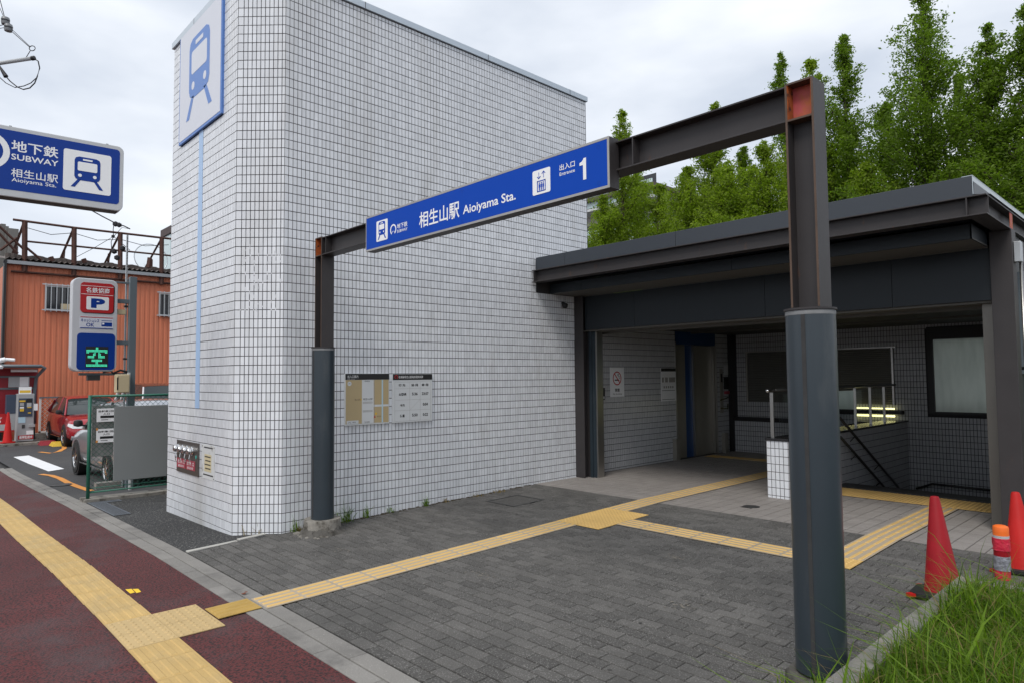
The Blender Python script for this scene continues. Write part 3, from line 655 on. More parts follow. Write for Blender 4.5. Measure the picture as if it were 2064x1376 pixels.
b = MB(frR); b.box(4.345, 4.37, -.44, -.415, .0295, .0305); b.box(4.145, 4.16, -.262, -.245, .0295, .0305); build_each(b, 'exit_marker', m_yel, mb_)
tb = board('timetable_board', 'white first and last train timetable board with black header on tiled wall', 4.595, 5.195, -.553, .046)
b = MB(frR); b.box(4.597, 5.193, -.027, .044, .028, .030); b.build('header', m_black, tb)
q_logo(frR, 4.645, .008, .05, m_red, tb, .0306); text('桜通線相生山駅始終発時刻表', frR, 4.68, 5.05, -.008, .024, m_white, tb, .0306)
b = MB(frR); W_ = .0022
for v in (-.052, -.135, -.275, -.405, -.535): b.box(4.625, 5.165, v-W_/2, v+W_/2, .028, .0287)
for u in (4.625, 4.845, 5.005, 5.165): b.box(u-W_/2, u+W_/2, -.535, -.052, .028, .0289)
b.add([(4.847, -.405, .0289), (4.85, -.4045, .0289), (5.003, -.276, .0289), (5.0, -.2765, .0289)], [(0, 1, 2, 3)])
b.build('table_rule', m_signgrey, tb)
for s_, u0, u1, v in (('行 先', 4.68, 4.78, -.11), ('始 発', 4.87, 4.975, -.11), ('終 発', 5.03, 5.135, -.11)): text(s_, frR, u0, u1, v, v+.034, m_black, tb, .029, .03)
for s_, u0, u1, v in (('太閤通', 4.68, 4.795, -.225), ('今池', 4.70, 4.77, -.36), ('徳重', 4.70, 4.77, -.49), ('5:36', 4.88, 4.965, -.222), ('23:57', 5.03, 5.135, -.222), ('0:04', 5.045, 5.125, -.357), ('5:50', 4.88, 4.965, -.487), ('0:22', 5.045, 5.125, -.487)):
    text(s_, frR, u0, u1, v, v+.036, m_black, tb, .029, .03)

# ---------------------------------------------------------------- canopy building
can = thing('station_entrance_canopy', 'low charcoal steel station entrance with flat roof and dark open front', 'building', (-4.2, 8, -1.587))
XW, XE = -7.028, -1.478
def fr_front(y): return Fr((0, y, 0), (1, 0, 0), (0, 0, 1), (0, -1, 0))
b = MB(fr_front(7.12))
xs_ = [XW+.03, -6.80, -4.95, -3.1, XE]
xs_ = [-7.0, -6.42, -4.58, -2.74, XE]
for k in range(4):
    b = MB(); b.box(xs_[k]+.002, xs_[k+1]-.002, 7.12, 7.16, 1.583, 1.768); b.build('fascia_panel', m_fascia, can, bevel=.003)
b = MB(); b.box(-7.0, XE+.003, 7.16, 7.9, 1.60, 1.72); b.box(-7.0, XE-.003, 7.9, 13.4, 1.50, 1.72); b.build('roof', m_fascia, can)
b = MB(); b.add([(XE, 7.121, 1.60), (XE, 13.5, 1.60), (XE, 13.5, 1.772), (XE, 7.121, 1.772)], [(0, 1, 2, 3)]); b.add([(XE+.001, 7.14, 1.60), (-1.36, 7.2, 1.592), (-1.36, 13.5, 1.592), (XE+.001, 13.5, 1.66)], [(0, 1, 2, 3)])
b.box(-1.56, XE+.002, 7.13, 13.5, 1.769, 1.775); b.build('roof_flashing', m_galv, can)
def hbeam_x(x0, x1, yc, z0, z1, w, tf=.012, tw=.009):
    b = MB(); b.box(x0, x1, yc-w/2, yc+w/2, z1-tf, z1); b.box(x0, x1, yc-w/2, yc+w/2, z0, z0+tf); b.box(x0, x1, yc-tw/2, yc+tw/2, z0+tf, z1-tf); return b
def hbeam_y(y0, y1, xc, z0, z1, w, tf=.012, tw=.009):
    b = MB(); b.box(xc-w/2, xc+w/2, y0, y1, z1-tf, z1); b.box(xc-w/2, xc+w/2, y0, y1, z0, z0+tf); b.box(xc-tw/2, xc+tw/2, y0, y1, z0+tf, z1-tf); return b
hbeam_x(-7.02, -1.363, 7.125, 1.39, 1.572, .15).build('front_beam', m_steel, can, bevel=.002)
b = MB(); b.box(-6.985, -6.975, 7.05, 7.12, 1.402, 1.56); b.box(-1.52, -1.51, 7.05, 7.12, 1.402, 1.56); build_each(b, 'beam_stiffener', m_steel, can)
hbeam_y(7.201, 13.4, -1.438, 1.39, 1.572, .15).build('side_beam', m_steel, can, bevel=.002)
b = MB(); b.box(-1.372, -1.368, 8.02, 8.14, 1.403, 1.56); b.build('primer_patch', m_primer, can)
b = MB(); xs2 = [-7.0, -6.38, -4.0, XE-.08]
for k in range(3):
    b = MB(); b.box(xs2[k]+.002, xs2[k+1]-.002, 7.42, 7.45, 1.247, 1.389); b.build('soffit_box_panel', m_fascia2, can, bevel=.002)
b = MB(); b.box(-7.0, -1.56, 7.45, 8.05, 1.248, 1.26); b.build('soffit', m_soffit, can)
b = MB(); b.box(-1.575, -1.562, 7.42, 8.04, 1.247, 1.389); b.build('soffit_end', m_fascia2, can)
b = MB(); b.box(-7.0, -1.56, 8.03, 8.04, 1.235, 1.249); b.build('soffit_trim', m_soffit, can)
xs3 = [-6.845, -5.9, -3.9, -2.45, -1.545]
for k in range(4):
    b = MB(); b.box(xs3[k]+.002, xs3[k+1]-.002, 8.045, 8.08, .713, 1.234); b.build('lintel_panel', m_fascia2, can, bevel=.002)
b = MB(); b.box(-7.0, -1.545, 8.08, 8.42, .69, .712); b.box(-7.0, -1.545, 8.40, 8.42, .655, .69); b.build('lintel_underside', m_soffit, can)
# columns
def hcol(x0, x1, y0, y1, z0, z1, tf=.012):   # flanges face -y/+y
    b = MB(); b.box(x0, x1, y0, y0+tf, z0, z1); b.box(x0, x1, y1-tf, y1, z0, z1); xm = (x0+x1)/2; b.box(xm-.005, xm+.005, y0+tf, y1-tf, z0, z1); return b
hcol(-7.028, -6.848, 8.0, 8.18, -1.59, 1.247).build('left_column', m_steel, can, bevel=.002)
b = MB(); b.box(-6.848, -6.80, 8.13, 8.17, -1.587, .70); b.box(-6.80, -6.74, 8.16, 8.30, -1.587, .69); b.build('shutter_guide', m_jacket, can)
b = MB(); b.box(-6.74, -6.715, 8.16, 8.30, -1.587, .69); b.box(-7.09, -6.74, 8.30, 8.34, -1.587, .69); b.build('left_jamb', m_stain, can, bevel=.002)
b = MB(); b.box(-7.09, -6.98, 8.34, 8.6, -1.587, .82); b.build('jamb_return', m_fascia2, can)
b = MB(); b.box(-1.542, -1.358, 8.0, 8.184, -1.60, 1.389); b.build('right_column', m_steel, can, bevel=.003)
b = MB(); b.box(-1.66, -1.546, 8.17, 8.22, -1.587, .70); b.box(-1.66, -1.645, 8.22, 8.5, -1.587, .70); b.build('right_jamb', M('jamb_steel', (.15, .14, .125), .35, .8, var=.08), can, bevel=.002)
b = MB(); b.box(-1.645, -1.40, 8.22, 13.2, -3.2, -1.0); b.box(-1.645, -1.40, 8.22, 8.6, -1.0, 1.4); b.box(-1.645, -1.40, 13.0, 13.2, -1.0, 1.4); b.box(-1.645, -1.40, 8.6, 13.0, .86, 1.38); b.build('side_wall', m_fascia2, can)
b = MB(); b.box(-1.56, -1.548, 8.6, 13.0, -1.0, .86); b.build('side_light_block', m_fascia2, can)  # solid in place of glazing, added to keep daylight out of the lobby
b = MB()
for k in range(14): z = .12+.06*k; b.add([(-1.40, 8.32, z+.03), (-1.335, 8.32, z), (-1.335, 13, z), (-1.40, 13, z+.03)], [(0, 1, 2, 3)]); b.box(-1.337, -1.333, 8.32, 13, z-.006, z+.008)
b.build('louvre', m_alu, can)
b = MB(); b.box(-1.40, -1.33, 8.30, 8.33, .02, 1.0); b.box(-1.40, -1.33, 8.30, 13, -.02, .05); b.build('louvre_frame', m_pole, can)
b = MB(); b.tube([(-1.315, 8.12, 1.1), (-1.315, 8.12, -1.55)], .014, 8); b.build('downpipe', m_stain, can, smooth=True)
b = MB(); b.box(-1.355, -1.30, 8.05, 8.16, 1.07, 1.27); b.build('junction_box', m_alu, can, bevel=.004)
# interior: ceiling, walls
b = MB(); b.box(-7.3, -1.645, 8.42, 13.3, .82, .86); b.build('ceiling', m_ceil, can)
b = MB(); b.box(-7.3, -1.645, 9.7, 9.74, .79, .82); b.box(-7.3, -1.645, 11.5, 11.54, .79, .82); build_each(b, 'ceiling_batten', m_soffit, can)
wl = MB(); wl.box(-7.5, -7.104, 8.6, 10.95, -1.6, 1.4); wl.box(-7.5, -7.104, 12.42, 13.4, -1.6, 1.4); wl.box(-7.6, -7.20, 10.95, 12.42, -1.6, 1.4); wl.box(-7.20, -7.104, 10.95, 12.42, .60, 1.4)
inner = wl.build('inner_wall', m_grout, can)
frI = Fr((-7.104, 0, 0), (0, 1, 0), (0, 0, 1), (1, 0, 0))
irows = [(-1.6, -1.55)]+[(-1.55+.1*k, -1.45+.1*k) for k in range(24)]
tiles(inner, frI, seq(8.6, 10.95, .05)+seq(12.42, 13.32, .05), irows, .0045, m_tile_shaded, lambda u, v: v < .82)
# back wall with opening for the frosted window and the stair well below
bw = MB(); YB = 13.09
for x0, x1, z0, z1 in ((-7.2, -3.47, -3.3, 1.4), (-3.47, -1.645, -3.3, -.70), (-3.47, -1.645, .775, 1.4), (-1.80, -1.645, -.70, .775)): bw.box(x0, x1, YB, YB+.2, z0, z1)
bwo = bw.build('rear_wall', m_grout, can)
frB = Fr((0, YB, 0), (1, 0, 0), (0, 0, 1), (0, -1, 0))
tiles(bwo, frB, seq(-7.1, -1.65, .05), [(-3.15+.1*k, -3.05+.1*k) for k in range(40)], .0045, m_tile_shaded,
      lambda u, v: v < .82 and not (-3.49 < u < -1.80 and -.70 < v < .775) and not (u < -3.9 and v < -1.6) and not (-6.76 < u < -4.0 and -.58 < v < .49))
wd = thing('frosted_window', 'large frosted window in a black frame on the rear wall above stairs', 'window', (-2.6, YB, -.7))
b = MB(frB); b.box(-3.47, -3.385, -.70, .775, -.05, .03); b.box(-3.385, -1.80, -.70, -.66, -.05, .03); b.box(-3.385, -1.80, .562, .775, -.05, .03); b.box(-1.9, -1.80, -.66, .562, -.05, .03); b.build('frame', m_black, wd)
b = MB(frB); b.add([(-3.384, -.66, -.02), (-1.90, -.66, -.02), (-1.90, .562, -.02), (-3.384, .562, -.02)], [(0, 1, 2, 3)]); b.build('pane', m_frost, wd)
sh = thing('closed_roller_shutter', 'wide dark closed roller shutter in thin metal frame on the rear wall', 'shutter', (-5.4, YB, -.5))
b = MB(frB); b.box(-6.74, -4.03, -.56, .44, .004, .02); b.build('curtain', m_shut, sh)
b = MB(frB); b.box(-6.78, -3.95, .445, .47, .004, .05); b.box(-4.03, -4.0, -.56, .445, .004, .05); b.box(-6.77, -6.74, -.56, .445, .004, .05); b.box(-5.4, -5.37, -.56, .445, .004, .04); b.build('shutter_frame', m_stain, sh)
# lift lobby
lift = thing('lift_entrance', 'recessed lift doorway with blue surround and brushed steel door', 'lift', (-7.3, 11.7, -1.587))
b = MB(); b.box(-7.198, -7.188, 11.42, 11.66, -1.587, .583); b.build('blue_surround', m_liftb, lift)
b = MB(); b.box(-7.198, -7.190, 10.97, 11.42, -1.587, .583); b.build('side_lining', m_door, lift)
b = MB(); b.box(-7.198, -7.10, 10.97, 12.40, .585, .82); b.build('blue_header', m_liftb, lift)
b = MB(); b.box(-7.186, -7.176, 11.69, 12.38, -1.587, .575); b.build('lift_door', m_door, lift)
b = MB(); b.box(-7.186, -7.15, 11.66, 11.685, -1.587, .583); b.box(-7.186, -7.12, 12.385, 12.418, -1.587, .583); build_each(b, 'door_frame', m_stain, lift)
b = MB(); b.box(-7.11, -7.085, 10.935, 10.965, -1.587, .62); b.box(-7.11, -7.085, 12.40, 12.43, -1.587, .62); b.build('portal_trim', m_stain, lift)
cp = thing('lift_call_panel', 'narrow steel lift call panel on the tiles right of the lift door', 'control panel', (-7.09, 12.6, -.8))
b = MB(frI); b.box(12.55, 12.66, -.78, .12, .004, .02); b.build('plate', m_door, cp)
b = MB(frI); b.box(12.575, 12.635, -.15, .02, .02, .025); b.box(12.72, 12.86, -.30, -.05, .004, .03); b.build('screen', m_black, cp)
b = MB(frI); b.box(12.73, 12.92, -.40, -.34, .004, .03); b.build('red_label', m_redp, cp)
b = MB(frI); b.tube([(12.50, -.52, .04), (12.80, -.47, .05)], .012, 8); b.tube([(12.50, -.68, .05), (12.76, -.70, .06), (12.78, -.60, .05)], .012, 8); b.build('grab_bar', M('brass_steel', (.5, .48, .3), .2, 1.0), cp, smooth=True)
b = MB(frI); b.box(12.74, 12.98, 0, .20, .004, .008); b.build('lift_notice', m_mapw, label='small pale notice sheet above the lift call panel', cat='notice')
for yy, lb in ((10.80, 'short steel wall bollard at the left edge of the lift doorway'), (12.58, 'short steel wall bollard right of the lift door')):
    b = MB(); b.box(-7.10, -7.02, yy, yy+.13, -1.587, -1.19); b.build('door_guard', m_door, label=lb, cat='guard post', group='guards beside the lift door', bevel=.004)
# wall items in the lobby
ns = thing('no_smoking_sign', 'white no smoking sign with red prohibition ring on the lobby wall', 'sign', (-7.1, 9.16, -.36))
b = MB(frI); b.box(8.97, 9.35, -.357, .135, .004, .010); b.build('plate', m_white, ns)
b = MB(frI); b.box(8.97, 9.35, .135, .15, .004, .016); b.build('top_rail', m_alu, ns)
b = MB(frI); pts = circle(9.155, -.045, .118, 28); pin = circle(9.155, -.045, .098, 28)
for i in range(28): j = (i+1) % 28; b.flat([pts[i], pts[j], pin[j], pin[i]], .0115)
b.flat([(9.075, .03), (9.088, .043), (9.237, -.12), (9.224, -.133)], .0125); b.build('prohibition_ring', m_red, ns, fix=False)
b = MB(frI); b.box(9.09, 9.215, -.085, -.065, .010, .011)
for (u, v) in ((9.20, -.045), (9.19, -.02), (9.165, 0.0), (9.17, .02)): b.box(u, u+.035, v, v+.01, .010, .011)
build_each(b, 'cigarette_symbol', m_black, ns)
text('禁煙', frI, 9.09, 9.22, -.275, -.215, m_black, ns, .0112, .02); text('No Smoking', frI, 9.04, 9.28, -.33, -.295, m_black, ns, .0112)
ln = thing('lobby_notice_board', 'white rules notice with black header on lobby wall near the lift', 'board', (-7.1, 10.75, -.48))
b = MB(frI); b.box(10.455, 11.0-.06, -.478, .132, .004, .014); b.build('panel', m_white, ln)
b = MB(frI); b.box(10.457, 10.938, .07, .13, .014, .016); b.box(10.48, 10.90, -.285, -.277, .014, .0155); b.box(10.48, 10.90, -.45, -.442, .014, .0155); b.build('header', m_black, ln)
b = MB(frI)
for u0, u1 in ((10.48, 10.54), (10.58, 10.67), (10.71, 10.91)): b.box(u0, u1, -.13, -.04, .014, .0155)
for k in range(5): b.box(10.53+.07*k, 10.57+.07*k, -.24, -.20, .014, .0155)
build_each(b, 'diagram', m_signgrey, ln)
b = MB(frI); b.box(8.72, 8.80, -.40, -.20, .004, .03); o = b.build('intercom', m_manh, label='small dark intercom switch on the tiles just inside the left jamb', cat='switch')
b = MB(frI); b.box(8.735, 8.785, -.38, -.34, .03, .032); b.build('button', m_mapw, o)
# CCTV dome under the soffit
b = MB(); b.lathe([(.001, -.05), (.03, -.045), (.045, -.02), (.05, .01), (.03, .03)], (-6.97, 7.72, 1.09), 14); b.tube([(-7.028, 7.72, 1.13), (-6.97, 7.72, 1.11)], .02, 8)
b.build('security_camera', m_dark, smooth=True, label='small dark dome camera on the tiled wall under the canopy soffit', cat='camera')

# stair well: tiled parapet wall, steps, rails
ST = thing('stairwell_parapet', 'low tiled parapet with black cap enclosing the descending stairs', 'wall', (-3.97, 8.4, -1.587))
b = MB(); b.box(-4.098, -3.824, 8.394, 13.09, -3.2, -.855); b.box(-3.97, -3.824, 8.5, 8.51, -1.6, -.9); pw = b.build('core', m_grout, ST)
prow = [(-1.6, -1.55)]+[(-1.55+.1*k, -1.45+.1*k) for k in range(7)]
tiles(pw, Fr((0, 8.394, 0), (1, 0, 0), (0, 0, 1), (0, -1, 0)), [(-4.1, -4.046), (-4.046, -3.991), (-3.991, -3.936), (-3.936, -3.882), (-3.882, -3.822)], prow, .0045, m_tile, lambda u, v: True, single=lambda u, v: True)
tiles(pw, Fr((-3.824, 0, 0), (0, 1, 0), (0, 0, 1), (1, 0, 0)), seq(8.39, 13.09, .05), [(-3.15+.1*k, -3.05+.1*k) for k in range(23)], .0045, m_tile_shaded, lambda u, v: v > -1.6 or u > 10.2)
tiles(pw, Fr((-4.098, 0, 0), (0, 1, 0), (0, 0, 1), (-1, 0, 0)), seq(8.39, 13.09, .05), prow, .0045, m_tile_shaded, lambda u, v: True)
b = MB(); b.box(-4.115, -3.805, 8.375, 13.085, -.853, -.822); b.build('cap', M('black_granite', (.02, .02, .022), .25, var=.3, vs=60), ST, bevel=.003)
lw = MB(); lw.box(-7.0, -4.12, 12.95, 13.085, -1.6, -.9); lwo = tag(thing('rear_low_wall', 'low tiled wall with dark cap along the back of the lobby', 'wall', (-5.5, 13, -1.587)))
c_ = lw.build('core', m_grout, lwo)
tiles(c_, Fr((0, 12.95, 0), (1, 0, 0), (0, 0, 1), (0, -1, 0)), seq(-7.0, -4.12, .05), prow, .0045, m_tile_shaded, lambda u, v: v < -.9)
b = MB(); b.box(-7.02, -4.12, 12.92, 13.085, -.9, -.87); b.build('cap', m_black, lwo)
b = MB(); b.box(-7.10, -7.0, 12.9, 13.08, -1.59, .82); b.build('corner_post', m_black, can)
steps = MB()
for k in range(10): steps.box(-3.82, -1.646, 10.22+.3*k, 10.22+.3*(k+1) if k < 9 else 13.09, -3.3, -1.587-.16*(k+1))
steps.box(-3.82, -1.646, 9.86, 10.22, -3.3, -1.592)
steps.build('stairs', m_ftile, kind='structure')
b = MB(); b.box(-3.82, -1.646, 9.86, 10.215, -1.592, -1.575); b.build('landing_nosing', m_manh, kind='structure')
def pipe(name, label, pts, r, mat, cat='handrail', group=None, posts=(), brackets=()):
    t = thing(name, label, cat, pts[0], group)
    b = MB(); b.tube(pts, r, 10); b.build('rail', mat, t, smooth=True)
    for (a, c) in brackets: b = MB(); b.tube([a, c], .007, 6); b.build('bracket', mat, t)
    return t
m_rail = M('dark_handrail', (.035, .033, .03), .3, .3)
for (za, dz, lb) in ((0, 0, 'upper dark handrail sloping down the tiled stair wall'), (-.27, 0, 'lower dark handrail sloping down the tiled stair wall')):
    sl_ = (-1.905+.724)/(12.307-10.085)
    pts = [(-3.75, 9.9, -.62+za), (-3.75, 12.95, -.62+za+sl_*3.05)]
    pipe('stair_handrail', lb, pts, .019, m_rail, group='handrails on the stair wall',
         brackets=[((-3.82, y, -.62+za+sl_*(y-9.9)-.09), (-3.755, y, -.62+za+sl_*(y-9.9)-.015)) for y in (10.45, 11.4, 12.35)])
pipe('landing_handrail', 'dark handrail low on the rear wall at the foot of the stairs', [(-3.7, 13.0, -1.98), (-3.45, 12.99, -1.87), (-1.7, 12.99, -1.90)], .018, m_rail, brackets=[((-2.6, 13.08, -1.98), (-2.6, 13.0, -1.90))])
gr = thing('glass_balustrade', 'glass balustrade with steel posts and round rail on the stair parapet', 'balustrade', (-3.96, 8.45, -.82))
b = MB(); b.tube([(-3.965, 8.40, -.205), (-3.965, 13.0, -.205)], .021, 12); b.tube([(-4.05, 8.43, -.222), (-3.965, 8.43, -.206)], .012, 8); b.build('top_rail', m_rail, gr, smooth=True)
b = MB(); b.lathe([(.001, -.026), (.018, -.019), (.027, 0), (.018, .019), (.001, .026)], (-4.07, 8.40, -.212), 14); b.build('ball_finial', m_chrome, gr, smooth=True)
for k, y in enumerate((8.45, 9.35, 10.25, 11.1, 11.75, 12.40)):
    b = MB(); b.box(-4.065, -4.02, y-.008, y+.008, -.822, -.235) if k == 0 else b.box(-3.985, -3.945, y-.008, y+.008, -.822, -.225); b.build('post', m_stain, gr, bevel=.002)
for y0, y1 in ((8.47, 9.33), (9.37, 10.23), (10.27, 11.08), (11.12, 11.73), (11.77, 12.38)):
    b = MB(); b.add([(-3.965, y0, -.77), (-3.965, y1, -.77), (-3.965, y1, -.26), (-3.965, y0, -.26)], [(0, 1, 2, 3)]); b.build('glass_pane', m_glass, gr)
# lit tubes behind the balustrade
for z, lb in ((-.625, 'upper glowing yellow tube light behind the glass balustrade'), (-.755, 'lower glowing yellow tube light behind the glass balustrade')):
    b = MB(); b.tube([(-5.35, 13.0, z), (-3.99, 13.0, z)], .014 if z > -.7 else .018, 8); b.build('tube_light', m_lamp, label=lb, cat='lamp', group='tube lights behind the balustrade')
b = MB(); b.box(-5.4, -3.86, 12.98, 13.08, -.72, -.66); b.build('light_rail', m_manh, label='dark mounting rail between the two glowing tubes', cat='rail')

# ---------------------------------------------------------------- portal gate with station sign
gate = thing('steel_portal_frame', 'charcoal steel portal frame standing on two round columns before the entrance', 'gate', (-4.1, 3.525, -1.66))
def gate_col(xc, cxc, label):
    x0, x1 = xc-.0735, xc+.0735
    b = MB(); y0, y1 = 3.45, 3.60
    b.box(x0, x0+.010, y0, y1, .335, 1.53); b.box(x1-.010, x1, y0, y1, .335, 1.53); b.box(x0+.010, x1-.010, 3.522, 3.529, .335, 1.53)
    c = b.build('upper_column', m_steel, gate, bevel=.0015, label=label+' upper part')
    b = MB()
    for x in (x0, x1-.010): b.box(x-.0004, x+.0104, y0-.0012, y0+.0002, .34, 1.525)
    b.build('flange_edge', m_edge, c)
    b = MB(); b.lathe([(.128, 0), (.128, .010)], (cxc, 3.525, .325), 48); b.build('cap_plate', m_steel, gate)
    b = MB(); b.lathe([(.1215, -1.50), (.1215, .300)], (cxc, 3.525, 0), 64, cap=True); j = b.build('column_jacket', m_jacket, gate, smooth='auto')
    b = MB(); b.lathe([(.1225, .300), (.1225, .316), (.119, .3245)], (cxc, 3.525, 0), 64); b.build('jacket_rim', M('worn_rim', (.17, .175, .18), .6, var=.2, vs=20) if 'worn_rim' not in MATS else MATS['worn_rim'], j, smooth='auto')
    a = math.radians(-84); fr = Fr((cxc+.1213*math.cos(a), 3.525+.1213*math.sin(a), 0), (-math.sin(a), math.cos(a), 0), (0, 0, 1), (math.cos(a), math.sin(a), 0))
    b = MB(fr); b.box(-.010, .010, -1.48, .30, -.004, .0025); b.build('seam', m_seam, j)
gate_col(-1.4565, -1.465, 'right'); gate_col(-6.7155, -6.735, 'left')
yc = 3.525; z0b, z1b = 1.327, 1.520
hbeam_x(-6.642, -1.53, yc, z0b, z1b, .147, .010, .007).build('cross_beam', m_steel, gate, bevel=.0015)
b = MB()
for x in (-6.56, -2.52): b.box(x-.004, x+.004, 3.452, 3.521, z0b+.01, z1b-.01)
build_each(b, 'beam_stiffener', m_steel, gate)
b = MB()
for xc in (-1.4565, -6.7155): b.box(xc-.0635, xc+.0635, 3.45, 3.60, z0b-.002, z0b+.008); b.box(xc-.0635, xc+.0635, 3.45, 3.60, z1b+.0, z1b+.010)
build_each(b, 'knuckle_plate', m_edge, gate)
for xc in (-1.4565, -6.7155):
    b = MB(); b.box(xc-.0633, xc+.0633, 3.5185, 3.5215, z0b+.008, z1b); b.build('knuckle_web', m_primer, gate)
    b = MB(); b.box(xc+.0600, xc+.0633, 3.452, 3.5185, z0b+.008, z1b); b.box(xc-.0633, xc-.0600, 3.452, 3.5185, z0b+.008, z1b); build_each(b, 'knuckle_rust', m_rust, gate)
# worn footing discs
m_conc_d = M('damp_concrete', (0.10, 0.094, 0.085), 0.95, var=0.3, vs=14, bump=0.8, bs=30, stain=((0.04, 0.036, 0.03), 7, 0.5, 0.66))
for (x, r, lb) in ((-6.735, .195, 'rough broken concrete footing disc under the left gate column'), (-1.465, .165, 'flat concrete footing disc under the right gate column')):
    b = MB(); n = 40; prof = [(r*1.03, -.17), (r*1.0, -.08), (r*.985, -.02), (r*.97, -.006), (r*.95, 0)]; k0 = b.k
    b.lathe(prof, (x, 3.525, -1.503 if x < -3 else -1.515), n); v = b.v[-1]
    for i in range(len(v)):
        if v[i][2] < -1.53: a = rng.normal(0, .006, 3); v[i] += a
    fo = b.build('column_footing', m_conc if x < -3 else m_conc_d, smooth='auto', label=lb, cat='footing', group='footings of the gate columns')
b = MB()
sk = MB(); n = 48; sk.lathe([(.190, -1.59), (.21, -1.62), (.235, -1.645), (.27, -1.672)], (-6.735, 3.525, 0), n, cap=False)
for v in sk.v[-1]: v += rng.normal(0, .007, 3); v[0] = max(v[0], -7.028)
sk.build('mortar_skirt', m_conc_d, kind='stuff', label='worn mortar skirt round the left column footing', smooth=False)
for i in range(26):
    a = random.uniform(-2.6, -.3); rr = .20+random.random()*.09; s_ = random.uniform(.012, .035); x = -6.735+rr*math.cos(a); y = 3.525+rr*math.sin(a)
    b.lathe([(s_, -.01), (s_*.9, s_*.35), (s_*.3, s_*.55)], (x, y, gz(x, y)+.008), 6)
b.build('mortar_rubble', m_conc, kind='stuff', label='crumbled mortar round the left column footing')
# sign box on the beam
sg = thing('station_name_sign', 'long blue station name sign for Entrance 1 on the portal beam', 'sign', (-4.14, 3.42, 1.2))
frG = Fr((0, 3.38, 0), (1, 0, 0), (0, 0, 1), (0, -1, 0))
b = MB(); b.box(-5.62, -2.652, 3.385, 3.482, 1.205, 1.541); b.build('box', m_steel, sg, bevel=.003)
b = MB(frG)
b.box(-5.62, -2.652, 1.205, 1.222, -.004, .0); b.box(-5.62, -2.652, 1.525, 1.541, -.004, 0); b.box(-5.62, -5.61, 1.222, 1.525, -.004, 0); b.box(-2.668, -2.652, 1.222, 1.525, -.004, 0); b.build('trim', m_signgrey, sg)
b = MB(frG); b.box(-5.609, -2.669, 1.223, 1.524, -.006, -.001); b.build('face', m_blue, sg)
def wboard(u0, u1, v0, v1, r=.012): b = MB(frG); b.prism(rrect(u0, u1, v0, v1, r, 3), -.001, .001); return b.build('white_square', m_white, sg)
wb1 = wboard(-5.428, -5.238, 1.272, 1.466); train_icon(frG, -5.333, 1.375, .215, m_blue, m_white, wb1, .0012, .95)
q_logo(frG, -5.146, 1.345, .10, m_white, sg, 0.0)
text('地下鉄', frG, -5.083, -4.92, 1.34, 1.385, m_white, sg, 0.0, .012); text('SUBWAY', frG, -5.083, -4.92, 1.303, 1.33, m_white, sg, 0.0, .012)
text('相生山駅', frG, -4.74, -4.185, 1.285, 1.425, m_white, sg, 0.0, .014); text('Aioiyama Sta.', frG, -4.14, -3.525, 1.296-.018, 1.37, m_white, sg, 0.0, .014)
wb2 = wboard(-3.347, -3.173, 1.288, 1.464)
b = MB(frG); W_ = .007
for (u0, u1, v0, v1) in ((-3.302, -3.218, 1.305, 1.305+W_), (-3.302, -3.218, 1.385-W_, 1.385), (-3.302, -3.302+W_, 1.305, 1.385), (-3.218-W_, -3.218, 1.305, 1.385), (-3.285, -3.281, 1.40, 1.445), (-3.239, -3.235, 1.40, 1.445)): b.box(u0, u1, v0, v1, .001, .0022)
for cx2, up in ((-3.283, -1), (-3.237, 1)):
    y_ = 1.4225+up*.027; b.flat([(cx2-.019, y_-up*.018), (cx2-.014, y_-up*.022), (cx2, y_-up*.008), (cx2+.014, y_-up*.022), (cx2+.019, y_-up*.018), (cx2, y_)], .0022)
for k in range(3): u = -3.279+.019*k; b.prism(circle(u, 1.367, .006, 8), .001, .0022); b.box(u-.0075, u+.0075, 1.335, 1.359, .001, .0022); b.box(u-.005, u+.005, 1.315, 1.335, .001, .0022)
b.build('lift_pictogram', m_blue, wb2, fix=False)
text('出入口', frG, -3.085, -2.945, 1.41, 1.453, m_white, sg, 0.0, .012); text('Entrance', frG, -3.085, -2.945, 1.374, 1.398, m_white, sg, 0.0, .01)
b = MB(frG); b.flat([(-2.873, 1.301), (-2.846, 1.301), (-2.846, 1.447), (-2.868, 1.447), (-2.873, 1.436), (-2.873, 1.415)], 0.0); b.flat([(-2.873, 1.436), (-2.885, 1.426), (-2.903, 1.421), (-2.903, 1.402), (-2.873, 1.402)], 0.0003); b.build('numeral', m_white, sg, fix=False)
b = MB(frG)
for (u, v) in ((-5.56, 1.49), (-5.56, 1.25), (-4.15, 1.49), (-4.15, 1.25), (-2.74, 1.49), (-2.74, 1.25)):
    P1 = circle(u, v, .013, 16); P2 = circle(u, v, .0115, 16)
    for i in range(16): b.flat([P1[i], P1[(i+1) % 16], P2[(i+1) % 16], P2[i]], -.0003)
b.build('fixing_ring', m_blue2, sg, fix=False)

